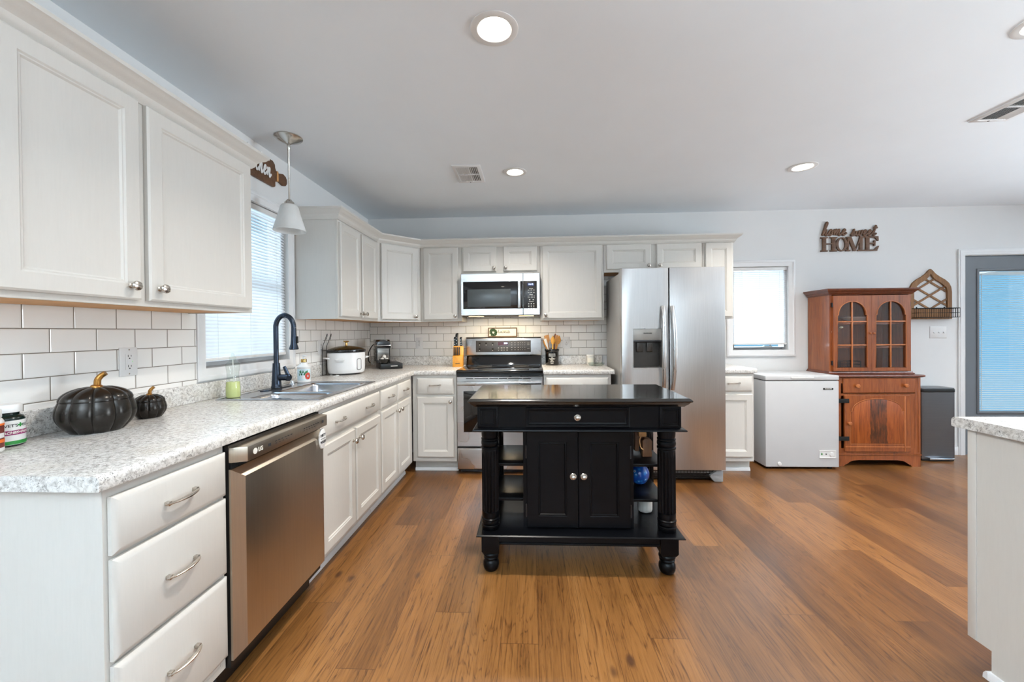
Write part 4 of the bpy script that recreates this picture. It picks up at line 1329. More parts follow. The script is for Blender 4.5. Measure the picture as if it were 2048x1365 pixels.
# ------------------------------------------------------------------ island
IX, IY = 1.9015, -1.86
isl = thing('kitchen_island', 'black lacquered kitchen island with turned posts and a polished top', 'island', (IX, IY, 0))
b = MB()
tp = [(0, .874), (.020, .874), (.026, .880), (.034, .886), (.038, .893), (.046, .896), (.048, .901), (.044, .907), (.034, .913), (0, .913)]
ring = [(IX - .49, -1.61), (IX - .49, -2.115), (IX + .485, -2.115), (IX + .485, -1.61)]
# a mitred slab: stacked rectangles
def stack(mb, x0, x1, y0, y1, prof):
    fb = bmesh.new(); R = []
    for o, z in prof: R.append([fb.verts.new(p) for p in ((x0 - o, y0 - o, z), (x1 + o, y0 - o, z), (x1 + o, y1 + o, z), (x0 - o, y1 + o, z))])
    for A, B in zip(R, R[1:]):
        for k in range(4): fb.faces.new((A[k], A[(k + 1) % 4], B[(k + 1) % 4], B[k]))
    fb.faces.new(R[0]); fb.faces.new(R[-1])
    bmesh.ops.recalc_face_normals(fb, faces=fb.faces[:])
    mb._add(fb)
AX0, AX1, AY0, AY1 = 1.390, 2.419, -2.100, -1.625
stack(b, AX0, AX1, AY0, AY1, [(-.004, .868), (.012, .869), (.016, .874), (.024, .880), (.030, .886), (.0345, .893), (.042, .896), (.044, .901), (.040, .907), (.030, .9135), (.028, .9135)])
b.build('tabletop', 'island_top', isl, world=True, sharp=25)
b = MB()
b.box(AX0 + .006, AX1 - .006, AY0 + .009, AY1 - .006, .758, .8675)
for (x0, x1) in ((AX0, AX0 + .106), (AX1 - .106, AX1)):
    b.rings(x0, x1, .760, .8670, [(0, AY0 + .02), (0, AY0), (.010, AY0 - .001), (.014, AY0 + .003), (.019, AY0 + .003), (.022, AY0 + .006)])
b.build('apron', 'island', isl, world=True)
b = MB(); b.rings(1.638, 2.164, .762, .8660, [(0, AY0 + .006), (0, AY0 - .004), (.004, AY0 - .007), (.012, AY0 - .006), (.016, AY0 - .001), (.022, AY0), (.024, AY0 + .002)]); dd = b.build('drawer', 'island', isl, world=True)
def iknob(x, y, z, p):
    b = MB()
    b.lathe([(0, 0), (.017, 0), (.0185, .003), (.016, .006), (.012, .006), (.0105, .010), (.012, .014), (.0115, .020), (.007, .024), (0, .025)], (x, y, z), 24, 'y')
    b.build('knob', 'nickel', p, world=True)
iknob(1.901, AY0 + .0018, .812, dd)
b = MB(); stack(b, AX0, AX1, AY0, AY1, [(.004, .7575), (.014, .756), (.022, .752), (.024, .747), (.020, .744), (.0, .744)]); b.build('ledge_moulding', 'island', isl, world=True, sharp=25)
POST = [(.042, .222), (.045, .228), (.045, .238), (.047, .240), (.047, .246), (.040, .250), (.044, .254), (.046, .262), (.044, .270), (.047, .273), (.047, .279), (.042, .283), (.0445, .290), (.0445, .300),
        (.0445, .3148), (.0445, .3155), (.0445, .60), (.0445, .633), (.043, .641), (.047, .645), (.047, .652), (.041, .656), (.0455, .662), (.047, .672), (.0455, .682), (.041, .687), (.046, .690), (.046, .696), (.041, .700), (.044, .708), (.045, .722), (.045, .7435)]
def flute_post(x, y):
    b = MB()
    fb = bmesh.new(); seg = 72; R = []
    for r, z in POST:
        row = []
        for i in range(seg):
            a = 2 * PI * i / seg
            rr = r
            if .315 < z < .635 and z not in (.633,):
                rr = r - .0062 * abs(math.sin(a * 9)) ** .7
            row.append(fb.verts.new((x + rr * math.cos(a), y + rr * math.sin(a), z)))
        R.append(row)
    for A, B in zip(R, R[1:]):
        for k in range(seg): fb.faces.new((A[k], A[(k + 1) % seg], B[(k + 1) % seg], B[k]))
    fb.faces.new(R[0]); fb.faces.new(R[-1])
    bmesh.ops.recalc_face_normals(fb, faces=fb.faces[:])
    b._add(fb)
    return b.build('post', 'island', isl, world=True, sharp=30)
FOOT = [(.0, .001), (.027, .001), (.034, .006), (.040, .018), (.0425, .034), (.040, .050), (.033, .060), (.030, .063), (.038, .067), (.039, .072), (.035, .077), (.041, .082), (.043, .089), (.041, .096), (.036, .100), (.0, .100)]
PX = (1.449, 2.361); PY = (-2.050, -1.672)
for x in PX:
    for y in PY:
        flute_post(x, y)
        b = MB(); b.lathe(FOOT, (x, y, 0), 32)
        # block above the turned foot, its lower corners cut
        fb = bmesh.new(); R = []
        for (h, z) in ((.036, .1005), (.0445, .116), (.0445, .209)):
            R.append([fb.verts.new(p) for p in ((x - h, y - h, z), (x + h, y - h, z), (x + h, y + h, z), (x - h, y + h, z))])
        for A, B in zip(R, R[1:]):
            for k in range(4): fb.faces.new((A[k], A[(k + 1) % 4], B[(k + 1) % 4], B[k]))
        fb.faces.new(R[0]); fb.faces.new(R[-1]); bmesh.ops.recalc_face_normals(fb, faces=fb.faces[:]); b._add(fb)
        b.build('foot', 'island', isl, world=True)
b = MB(); stack(b, 1.404, 2.404, -2.118, -1.605, [(0, .2095), (.014, .2095), (.021, .213), (.021, .217), (.015, .2215), (0, .2215)]); b.build('bottom_shelf', 'island', isl, world=True, sharp=25)
b = MB()
b.box(PX[0] + .046, PX[1] - .046, -2.084, -2.064, .158, .209); b.box(PX[0] + .046, PX[1] - .046, -2.090, -2.060, .150, .162, .004)
b.box(PX[0] + .046, PX[1] - .046, -1.660, -1.640, .150, .209)
for x in PX: b.box(x - .01, x + .01, PY[0] + .046, PY[1] - .046, .150, .209)
b.build('rail', 'island', isl, world=True)
CX_0, CX_1, CYF, CYB = 1.622, 2.194, -2.046, -1.690
b = MB(); b.box(CX_0, CX_1, CYF + .0, CYB, .222, .7435); b.build('cabinet_case', 'island', isl, world=True)
for (x0, x1, kx) in ((1.641, 1.9065, 1.881), (1.9085, 2.174, 1.936)):
    b = MB(); b.rings(x0, x1, .232, .735, [(0, CYF - .0003), (0, CYF - .016), (.002, CYF - .018), (.058, CYF - .018), (.0605, CYF - .016), (.066, CYF - .017), (.070, CYF - .011), (.074, CYF - .011)])
    d = b.build('door', 'island', isl, world=True)
    iknob(kx, CYF - .0183, .498, d)
for (x, nm) in ((1.638, 'hinge'), (2.177, 'hinge')):
    for z in (.625, .318):
        b = MB(); b.lathe([(.0042, -.032), (.0042, .032), (.0, .036)], (x, CYF - .014, z), 10); b.lathe([(0, -.035), (.0042, -.032)], (x, CYF - .014, z), 10)
        for q in (-.011, .011): b.lathe([(.0046, q - .0006), (.0046, q + .0006)], (x, CYF - .014, z), 10)
        b.build('hinge', 'steel_dark', isl, world=True)
for z in (.372, .556):
    for (x0, x1) in ((1.440, CX_0 - .0005), (CX_1 + .0005, 2.370)):
        b = MB(); b.box(x0, x1, -2.035, -1.690, z - .015, z, .002); b.build('shelf', 'island', isl, world=True)

# ------------------------------------------------------------------ hutch
HX0, HX1, HY = 4.425, 5.165, -.365
hu = thing('hutch', 'cherry wood hutch with two arched glass doors over a drawer and a worn cupboard', 'hutch', ((HX0 + HX1) / 2, -.19, 0))
b = MB()
b.box(HX0, HX0 + .02, HY + .02, -.012, .115, .805); b.box(HX1 - .02, HX1, HY + .02, -.012, .115, .805); b.box(HX0 + .02, HX1 - .02, -.022, -.012, .115, .805); b.box(HX0 + .02, HX1 - .02, HY + .03, -.022, .115, .135)
b.rings(HX0, HX1, .115, .805, [(0, HY + .0199), (0, HY), (.050, HY), (.050, HY + .0199)], close=False, back=False)
b.box(HX0 + .05, HX1 - .05, HY, HY + .0199, .642, .662)
for x in (HX0 + .014, HX1 - .022): b.box(x, x + .008, HY - .003, HY - .0002, .13, .80, .001)
b.box(HX1 - .094, HX1 - .049, HY + .001, HY + .019, .135, .645)
b.build('lower_case', 'hutch', hu, world=True)
b = MB()
for (z, o) in ((.104, .0), ): pass
stack(b, HX0, HX1, HY, -.012, [(.0, .1145), (.006, .112), (.006, .104), (.0, .1005)])
pl_ = [(HX0, .001), (HX0 + .075, .001), (HX0 + .082, .016), (HX0 + .105, .024), (HX0 + .125, .040), (HX0 + .150, .052), (HX0 + .20, .058)]
poly = pl_ + [(HX0 + HX1 - x, z) for x, z in reversed(pl_)] + [(HX1, .100), (HX0, .100)]
b.prism(poly, 'xz', HY, HY + .02)
b.box(HX0, HX0 + .02, HY + .02, -.012, .001, .100); b.box(HX1 - .02, HX1, HY + .02, -.012, .001, .100)
b.build('plinth', 'hutch', hu, world=True)
b = MB(); stack(b, HX0, HX1, HY, -.012 - .0, [(.0, .8055), (.010, .808), (.021, .814), (.023, .822), (.021, .829), (.015, .832), (.0, .832)])
b.build('waist_board', 'hutch_dark', hu, world=True, sharp=25)
b = MB(); b.rings(4.490, 5.113, .668, .800, [(0, HY - .0003), (0, HY - .008), (.006, HY - .014)]); hd = b.build('drawer', 'hutch', hu, world=True)
def wknob(x, y, z, p, r=.018):
    b = MB(); b.lathe([(0, 0), (r * .55, 0), (r * .5, r * .5), (r * .95, r * .8), (r, r * 1.15), (r * .8, r * 1.5), (r * .35, r * 1.65), (r * .3, r * 1.5), (0, r * 1.5)], (x, y, z), 24, 'y'); b.build('knob', 'hutch_light', p, world=True)
wknob(4.600, HY - .0143, .734, hd); wknob(5.017, HY - .0143, .737, hd)
# cupboard door with a raised arched panel
b = MB(); b.rings(4.497, 5.068, .138, .648, [(0, HY - .0003), (0, HY - .012), (.004, HY - .016)]); hdoor = b.build('door', 'hutch', hu, world=True)
def arch_loop(x0, x1, z0, zs, zt, n=18, notch=.012):
    """opening with shoulders at zs and an arch that rises to zt"""
    cx = (x0 + x1) / 2; w = (x1 - x0) / 2 - notch
    L = [(x0, z0), (x1, z0), (x1, zs), (x1 - notch, zs + .004)]
    for i in range(n + 1):
        a = PI * i / n
        L.append((cx + w * math.cos(a) * (1 if 1 else 0), zs + .012 + (zt - zs - .012) * math.sin(a)))
    L += [(x0 + notch, zs + .004), (x0, zs)]
    return L
lp = arch_loop(4.552, 5.005, .215, .500, .612, 24, .016)
b = MB(); b.prism(lp, 'xz', HY - .0195, HY - .0163, .0012); b.build('arched_panel', 'worn', hdoor, world=True)
b = MB(); pts = [(x, HY - .0166, z) for x, z in arch_loop(4.546, 5.011, .208, .502, .620, 24, .016)]
b.tube(pts, .0028, 6, closed=True); b.build('panel_bead', 'hutch_light', hdoor, world=True)
b = MB(); b.box(4.500, 5.064, HY - .0185, HY - .0164, .178, .188, .001); b.box(5.012, 5.022, HY - .0185, HY - .0164, .142, .640, .001); b.build('worn_edge', 'hutch_light', hdoor, world=True)
wknob(4.529, HY - .0163, .397, hdoor, .017)
for z in (.600, .258):
    b = MB(); b.box(4.452, 4.532, HY - .0215, HY - .0170, z - .019, z + .019, .0015); b.box(4.440, 4.4535, HY - .0215, HY - .0004, z - .019, z + .019, .0015); b.build('strap', 'black_rubber', hu, world=True)
# upper case
UX0, UX1, UY, UZa, UZb = 4.420, 5.142, -.300, .8325, 1.590
b = MB()
b.box(UX0, UX0 + .018, UY + .02, -.012, UZa, UZb); b.box(UX1 - .018, UX1, UY + .02, -.012, UZa, UZb); b.box(UX0 + .018, UX1 - .018, -.020, -.012, UZa, UZb); b.box(UX0 + .018, UX1 - .018, UY + .02, -.020, UZb - .018, UZb); b.box(UX0 + .018, UX1 - .018, UY + .02, -.020, UZa, UZa + .018)
b.rings(UX0, UX1, UZa, UZb, [(0, UY + .0199), (0, UY), (.022, UY), (.022, UY + .0199)], close=False, back=False)
b.build('upper_case', 'hutch', hu, world=True)
b = MB()
COR = [(.0, 1.562), (.006, 1.564), (.010, 1.572), (.018, 1.578), (.022, 1.588), (.034, 1.596), (.042, 1.606), (.044, 1.612), (.044, 1.618), (.0, 1.618)]
b.sweep([(UX0 - .001, -.012), (UX0 - .001, UY - .001), (UX1 + .001, UY - .001), (UX1 + .001, -.012)], COR)
b.box(UX0, UX1, UY, -.012, 1.5905, 1.612)
b.build('cornice', 'hutch_dark', hu, world=True, sharp=25)
b = MB(); b.sweep([(UX0 - .001, -.012), (UX0 - .001, UY - .001), (UX1 + .001, UY - .001), (UX1 + .001, -.012)], [(0, .8327), (.016, .8327), (.018, .840), (.010, .846), (.006, .856), (0, .858)]); b.build('base_moulding', 'hutch_dark', hu, world=True, sharp=25)
SH = (1.085, 1.305)
for z in SH:
    b = MB(); b.box(UX0 + .0185, UX1 - .0185, UY + .045, -.0205, z - .016, z, .001); b.build('shelf', 'hutch', hu, world=True)
for (x0, x1, kx) in ((4.443, 4.7805, 4.765), (4.7825, 5.120, 4.799)):
    ox0, ox1 = x0 + .036, x1 - .036
    lp = arch_loop(ox0, ox1, .894, 1.372, 1.500, 22, .010)
    b = MB(); b.holed(x0, x1, .862, 1.555, lp, UY - .020, UY - .0004); gd = b.build('glass_door', 'hutch', hu, world=True, sharp=30)
    cx = (ox0 + ox1) / 2
    b = MB(); b.tube([(x, UY - .0195, z) for x, z in lp], .0042, 6, closed=True); b.build('opening_bead', 'hutch_light', gd, world=True)
    b = MB()
    b.box(cx - .006, cx + .006, UY - .018, UY - .010, .894, 1.498, .0015)
    for z in (1.100, 1.315): b.box(ox0 + .001, ox1 - .001, UY - .0175, UY - .0105, z - .006, z + .006, .0015)
    b.build('muntin', 'hutch_light', gd, world=True)
    b = MB(); b.prism([(x, z) for x, z in arch_loop(ox0 + .0005, ox1 - .0005, .8945, 1.3715, 1.4992, 22, .010)], 'xz', UY - .0075, UY - .0055); b.build('pane', 'smoke_glass', gd, world=True)
    wknob(kx, UY - .0203, 1.207, gd, .009)
    hx = x0 - .004 if x0 < 4.6 else x1 + .004
    for z in (1.47, .935):
        b = MB(); b.lathe([(0, -.022), (.005, -.020), (.005, .020), (0, .022)], (hx, UY - .012, z), 10); b.box(hx - .006, hx + .006, UY - .008, UY - .0005, z - .02, z + .02); b.build('hinge', 'steel_dark', gd, world=True)

# ------------------------------------------------------------------ sink and things round it
sk = thing('sink', 'double-bowl stainless drop-in sink under the window', 'sink', (.335, -1.81, CT))
SR = (.058, .604, -2.180, -1.438)
BA = ((.198, .552, -2.128, -1.925), (.198, .552, -1.893, -1.500))
def frame_plate(mb, outer, holes, z0, z1):
    xs = sorted({outer[0], outer[1], *[v for h in holes for v in h[:2]]}); ys = sorted({outer[2], outer[3], *[v for h in holes for v in h[2:]]})
    fb = bmesh.new(); V = {}
    def v(i, j, z):
        if (i, j, z) not in V: V[(i, j, z)] = fb.verts.new((xs[i], ys[j], z))
        return V[(i, j, z)]
    ins = lambda i, j: 0 <= i < len(xs) - 1 and 0 <= j < len(ys) - 1 and not any(h[0] <= xs[i] and xs[i + 1] <= h[1] and h[2] <= ys[j] and ys[j + 1] <= h[3] for h in holes)
    for i in range(len(xs) - 1):
        for j in range(len(ys) - 1):
            if not ins(i, j): continue
            for z in (z0, z1): fb.faces.new((v(i, j, z), v(i + 1, j, z), v(i + 1, j + 1, z), v(i, j + 1, z)))
            for (di, dj, p, q) in ((-1, 0, (i, j), (i, j + 1)), (1, 0, (i + 1, j), (i + 1, j + 1)), (0, -1, (i, j), (i + 1, j)), (0, 1, (i, j + 1), (i + 1, j + 1))):
                if not ins(i + di, j + dj): fb.faces.new((v(*p, z0), v(*q, z0), v(*q, z1), v(*p, z1)))
    bmesh.ops.recalc_face_normals(fb, faces=fb.faces[:])
    mb._add(fb)
b = MB(); frame_plate(b, SR, BA, CT + .0004, CT + .0036)
b.tube([(SR[0] + .006, SR[2] + .006, CT + .0036), (SR[1] - .006, SR[2] + .006, CT + .0036), (SR[1] - .006, SR[3] - .006, CT + .0036), (SR[0] + .006, SR[3] - .006, CT + .0036)], .0035, 8, closed=True)
b.build('rim', 'steel_sink', sk, world=True)
for (x0, x1, ya, yb_) in BA:
    fb = bmesh.new(); R = []
    for (i, z) in ((0, CT + .0036), (.006, CT - .002), (.010, CT - .012), (.016, CT - .12), (.030, CT - .150), (.060, CT - .160)):
        rr = .04 - min(.025, i * .3)
        R.append([fb.verts.new((p[0], p[1], z)) for p in rrect(x0 + i, x1 - i, ya + i, yb_ - i, max(.012, rr), 6)] if i > 0 else [fb.verts.new((p[0], p[1], z)) for p in rrect(x0 - .0, x1 + .0, ya, yb_, .002, 6)])
    for A, B in zip(R, R[1:]):
        n = len(A)
        for k in range(n): fb.faces.new((A[k], A[(k + 1) % n], B[(k + 1) % n], B[k]))
    fb.faces.new(R[-1]); bmesh.ops.recalc_face_normals(fb, faces=fb.faces[:])
    b = MB(); b._add(fb); bowl = b.build('bowl', 'steel_sink', sk, world=True, sharp=60)
    b = MB(); b.lathe([(.044, 0), (.044, .003), (.036, .004), (.030, .001), (0, .001)], ((x0 + x1) / 2, (ya + yb_) / 2, CT - .1597), 24); b.build('drain', 'chrome', bowl, world=True)
DK = CT + .0037      # top of the sink deck

fc = thing('faucet', 'tall dark bronze gooseneck faucet with a pull-down spray at the sink', 'faucet', (.112, -1.762, DK))
b = MB(); b.prism(rrect(.085, .139, -1.895, -1.630, .026, 8), 'xy', DK, DK + .005, .001); b.build('deck_plate', 'bronze', fc, world=True)
b = MB(); b.lathe([(.0, .0053), (.031, .0053), (.031, .012), (.028, .016), (.027, .03), (.021, .135), (.020, .155), (.0, .155)], (.112, -1.762, DK), 28); b.build('body', 'bronze', fc, world=True)
b = MB(); pts = [(.112, -1.762, DK + .1555), (.112, -1.762, DK + .30)]
for i in range(15):
    a = PI * i / 14
    pts.append((.112 + .056 * (1 - math.cos(a)), -1.762, DK + .372 + .074 * math.sin(a)))
pts = [pts[0], pts[1]] + pts[2:]
b.tube(cr(pts, 3), .0145, 16); b.build('spout', 'bronze', fc, world=True)
b = MB(); b.lathe([(0, .371), (.0145, .371), (.0150, .340), (.0165, .300), (.019, .270), (.026, .246), (.027, .240), (.024, .237), (0, .238)], (.224, -1.762, DK), 24); sp = b.build('spray_head', 'bronze', fc, world=True)
b = MB(); b.box(.2425, .250, -1.770, -1.754, DK + .275, DK + .318, .003); b.build('spray_button', 'black_plastic', sp, world=True)
b = MB()
b.tube([(.134, -1.762, DK + .068), (.186, -1.772, DK + .068)], [.019, .019], 20); b.tube([(.186, -1.772, DK + .068), (.200, -1.775, DK + .068)], [.0215, .0215], 20)
b.tube([(.193, -1.773, DK + .075), (.186, -1.773, DK + .095), (.168, -1.773, DK + .135)], [.013, .012, .010], 10, flat=.5, up=(0, 1, 0))
b.build('lever', 'bronze', fc, world=True)

b = MB(); b.lathe([(0, 0), (.020, 0), (.020, .003), (.013, .006), (.012, .020), (.010, .024), (0, .025)], (.085, -1.555, DK), 24)
solo(b.build('sink_hole_cap', 'chrome'), 'small round chrome cap on the sink deck between the faucet and the lotion bottle', 'cap')

# green dish soap
gs = thing('soap_bottle', 'clear plastic bottle half full of green dish soap, at the near corner of the sink', 'bottle', (.098, -2.105, DK))
PB = [(0, .0005), (.031, .0005), (.034, .006), (.034, .050), (.031, .085), (.027, .112), (.028, .135), (.032, .160), (.031, .178), (.020, .192), (.015, .196), (.015, .202)]
b = MB(); b.lathe(PB, (.098, -2.105, DK), 28); b.build('bottle', 'clear_plastic', gs, world=True, sharp=60)
b = MB(); b.lathe([(0, .002), (.029, .002), (.0325, .008), (.0325, .050), (.030, .084), (0, .084)], (.098, -2.105, DK), 28); b.build('liquid', plain('green_soap', (206, 210, 140), .25), gs, world=True)
b = MB(); b.lathe([(0, .2023), (.016, .2023), (.016, .214), (.009, .218), (.007, .232), (0, .234)], (.098, -2.105, DK), 20); b.build('pump_cap', 'clear_plastic', gs, world=True)
b = MB(); b.tube([(.098, -2.105, DK + .2), (.104, -2.103, DK + .01)], .0025, 6); b.build('dip_tube', 'white_plastic', gs, world=True)

# lotion
lo = thing('lotion_bottle', 'white lotion pump bottle with a green leaf label and gold collar by the sink', 'bottle', (.112, -1.462, DK))
cx, cy = .112, -1.462
b = MB(); b.lathe([(0, .0005), (.040, .0005), (.043, .004), (.043, .012), (.0405, .014), (.0405, .096), (.043, .100), (.043, .108), (.034, .118), (.022, .130), (.018, .136), (0, .136)], (cx, cy, DK), 32); lb = b.build('bottle', 'white_plastic', lo, world=True)
b = MB(); b.lathe([(.0165, .1365), (.0185, .138), (.0185, .158), (.0165, .160), (0, .160)], (cx, cy, DK), 24); b.build('collar', 'brass', lo, world=True)
b = MB(); b.lathe([(0, .1602), (.007, .1602), (.006, .176), (.011, .178), (.011, .186), (0, .187)], (cx, cy, DK), 20); b.tube([(cx, cy, DK + .183), (cx + .022, cy - .012, DK + .182), (cx + .030, cy - .016, DK + .176)], [.006, .005, .004], 8); b.build('pump', 'white_plastic', lo, world=True)
def wrap(mb, cx, cy, r, a0, a1, z0, z1, n=14, t=.0006):
    """a label patch bent round a bottle"""
    fb = bmesh.new(); P, Q = [], []
    for i in range(n + 1):
        a = a0 + (a1 - a0) * i / n
        P.append(fb.verts.new((cx + (r + t) * math.cos(a), cy + (r + t) * math.sin(a), z0))); Q.append(fb.verts.new((cx + (r + t) * math.cos(a), cy + (r + t) * math.sin(a), z1)))
    for i in range(n): fb.faces.new((P[i], P[i + 1], Q[i + 1], Q[i]))
    mb._add(fb)
ta = math.atan2(-4.1674 - cy, 1.6675 - cx)
b = MB(); wrap(b, cx, cy, .0405, ta - 1.35, ta + 1.4, DK + .018, DK + .092); lbl = b.build('label', 'teal_label', lb, world=True)
b = MB()
rr = random.Random(2)
for i in range(26):
    a = ta + rr.uniform(-.75, .55); z0 = DK + rr.uniform(.045, .07); h = rr.uniform(.012, .026); w = rr.uniform(.05, .11); d = rr.uniform(-.12, .12)
    fb = bmesh.new(); q = lambda aa, zz: fb.verts.new((cx + .0417 * math.cos(aa), cy + .0417 * math.sin(aa), zz)); fb.faces.new([q(a - w, z0 + h * .3), q(a, z0), q(a + w, z0 + h * .3), q(a + d, z0 + h)]); b._add(fb)
b.build('leaf_print', 'leafprint', lbl, world=True)
b = MB(); wrap(b, cx, cy, .0413, ta - .35, ta + .3, DK + .024, DK + .050, 8); b.build('name_patch', 'white_plastic', lbl, world=True)
b = MB()
for i in range(10):
    a0 = ta + .62 + .30 * math.cos(i * .63); z0 = DK + .045 + .016 * math.sin(i * .63)
    wrap(b, cx, cy, .0415, a0 - .16, a0 + .16, z0 - .008, z0 + .008, 4)
b.build('blossom_print', 'red', lbl, world=True)

# pumpkins
def pumpkin(label, x, y, R, H, seam, stemh):
    root = thing('pumpkin_jar', label, 'jar', (x, y, CT), rz=.4, group='black pumpkin jars')
    def shell(z0, z1, prof, lobes=10, nz=20):
        fb = bmesh.new(); rows = []; seg = 120
        for r, z in prof:
            row = []
            for i in range(seg):
                a = 2 * PI * i / seg
                k = 1 - .085 * (1 - abs(math.sin(a * lobes / 2)) ** .5)
                rr = r * (k if r > R * .12 else 1)
                row.append(fb.verts.new((rr * math.cos(a), rr * math.sin(a), z - (.02 * H * (1 - abs(math.sin(a * lobes / 2)) ** .55) if z > seam * H and r > .12 * R else 0))))
            rows.append(row)
        for A, B in zip(rows, rows[1:]):
            for i in range(seg): fb.faces.new((A[i], A[(i + 1) % seg], B[(i + 1) % seg], B[i]))
        fb.faces.new(rows[0]); fb.faces.new(rows[-1]); bmesh.ops.recalc_face_normals(fb, faces=fb.faces[:])
        b = MB(); b._add(fb); return b
    body = []
    sh = seam * H
    for i in range(19):
        t = i / 18
        z = .0006 + t * (sh - .0006)
        u = z / H
        r = R * (.66 + .34 * math.sin(min(1, u / .40) * PI / 2)) if u < .40 else R * (1 - .10 * ((u - .40) / (seam - .40)) ** 2)
        body.append((r, z))
    shell(0, 1, body).build('bowl', 'pumpkin', root, sharp=60)
    lid = []
    rs = body[-1][0]
    for i in range(15):
        t = i / 14
        lid.append((rs * 1.012 * math.cos(t * PI / 2 * .97) + .0, sh + .002 + (H - sh) * (math.sin(t * PI / 2)) * (1 - .10 * max(0, t - .75) * 4)))
    l = shell(0, 1, [(rs * .99, sh + .0008)] + lid).build('lid', 'pumpkin', root, sharp=60)
    b = MB(); s = stemh / .05
    b.tube(cr([(0, 0, H * .96), (.002 * s, 0, H + .006 * s), (.004 * s, 0, H + .024 * s), (.013 * s, .003 * s, H + .038 * s), (.024 * s, .004 * s, H + .046 * s)], 4), [(.019 - .0008 * i) * s if i < 4 else (.0105 - .0001 * i) * s for i in range(17)], 10)
    b.build('stem', 'gold', l)
    return root
pumpkin('large black ceramic pumpkin jar with a gold stem on the near counter', .122, -2.797, .106, .157, .70, .05)
pumpkin('small black ceramic pumpkin jar with a gold stem, half hidden behind the large one', .104, -2.580, .055, .094, .70, .032)

# supplement bottles at the left edge
vb = thing('supplement_bottle', 'dark green supplement bottle with a white lid and a magenta band', 'bottle', (.050, -2.993, CT))
cx, cy = .050, -2.993
ta = math.atan2(-4.1674 - cy, 1.6675 - cx)
b = MB(); b.lathe([(0, .0005), (.034, .0005), (.0375, .004), (.0375, .082), (.034, .091), (.026, .096), (.026, .104), (0, .104)], (cx, cy, CT), 36); vv = b.build('bottle', 'dark_bottle', vb, world=True)
b = MB(); b.lathe([(0, .1042), (.0315, .1042), (.032, .106), (.032, .125), (.030, .128), (0, .128)], (cx, cy, CT), 36); b.build('lid', 'white_plastic', vb, world=True)
b = MB(); wrap(b, cx, cy, .0375, ta - 1.7, ta + 1.7, CT + .006, CT + .080, 30); lbl = b.build('label', 'white_plastic', vv, world=True)
b = MB(); wrap(b, cx, cy, .0383, ta - 1.7, ta + 1.7, CT + .036, CT + .050, 30); b.build('band', 'magenta', lbl, world=True)
b = MB(); wrap(b, cx, cy, .0383, ta - 1.7, ta + 1.7, CT + .007, CT + .018, 30); b.build('lower_band', 'green', lbl, world=True)
def bent_text(mb, txt, size, cx, cy, r, a, z, bold=0, shear=0, sx=1.0):
    """lettering bent round a bottle, centred on bearing a"""
    t = MB(); t.text(txt, size, Matrix(), .0, bold=bold, sx=sx)
    fb = t.bm
    bmesh.ops.triangulate(fb, faces=fb.faces[:])
    for v in fb.verts:
        u, w = v.co.x + shear * v.co.y, v.co.y
        aa = a + u / r
        v.co = (cx + r * math.cos(aa), cy + r * math.sin(aa), z + w)
    mb._add(fb)
b = MB(); bent_text(b, "VET'S", .0125, cx, cy, .0388, ta + .22, CT + .064, .0002); bent_text(b, 'BEST', .0125, cx, cy, .0388, ta + 1.22, CT + .064, .0); b.build('lettering', 'ink', lbl, world=True)
b = MB(); bent_text(b, '+', .022, cx, cy, .0388, ta + .74, CT + .064, .0012); b.build('cross', 'green', lbl, world=True)
b = MB(); bent_text(b, 'ACHES+PAIN', .0105, cx, cy, .0391, ta + .58, CT + .043, .0004, .2); b.build('band_lettering', 'pale_ink', lbl, world=True)
sb = thing('supplement_bottle', 'white supplement bottle with a brown and orange label cut by the left edge', 'bottle', (.097, -3.083, CT))
cx, cy = .097, -3.083
ta = math.atan2(-4.1674 - cy, 1.6675 - cx)
b = MB(); b.lathe([(0, .0005), (.036, .0005), (.041, .006), (.041, .090), (.037, .098), (.030, .101), (0, .101)], (cx, cy, CT), 36); vv = b.build('bottle', 'white_plastic', sb, world=True)
b = MB(); b.lathe([(0, .1013), (.036, .1013), (.037, .103), (.037, .122), (.034, .126), (0, .126)], (cx, cy, CT), 36); b.build('lid', 'white_plastic', sb, world=True)
b = MB(); wrap(b, cx, cy, .041, ta - 1.6, ta + 1.32, CT + .016, CT + .082, 30); lbl = b.build('label', 'maroon', vv, world=True)
b = MB(); wrap(b, cx, cy, .0418, ta - 1.6, ta + 1.32, CT + .030, CT + .040, 30); wrap(b, cx, cy, .0418, ta - 1.6, ta + 1.32, CT + .080, CT + .086, 30); b.build('orange_band', 'orange', lbl, world=True)
b = MB(); wrap(b, cx, cy, .0418, ta + .7, ta + 1.2, CT + .044, CT + .058, 6); b.build('white_mark', 'white_plastic', lbl, world=True)

# slow cooker
KX, KY, KR = .150, -.900, math.radians(45)
kc = thing('slow_cooker', 'white oval slow cooker with a black rim and glass lid in the corner', 'slow cooker', (KX, KY, CT), KR)
kc.scale = (.92, .92, .99)
OV = .74
b = MB(); b.lathe([(0, .012), (.140, .012), (.150, .016), (.157, .030), (.160, .05), (.163, .178), (.161, .182), (0, .182)], seg=64, oval=OV); kb = b.build('housing', 'white_enamel', kc)
b = MB(); b.lathe([(0, .001), (.12, .001), (.12, .0118), (0, .0118)], seg=48, oval=OV); b.build('base', 'black_plastic', kc)
b = MB(); b.lathe([(.150, .1823), (.168, .184), (.170, .190), (.168, .203), (.163, .206), (.150, .204)], seg=64, oval=OV); b.build('crock_rim', 'speckle', kc)
b = MB(); b.lathe([(.158, .2063), (.150, .212), (.120, .222), (.07, .233), (.02, .238), (0, .238), (0, .235), (.07, .229), (.120, .218), (.148, .208), (.156, .2063)], seg=64, oval=OV); lidk = b.build('lid', mk_glass('smoked_lid_glass', (.62, .58, .48)), kc, sharp=60)
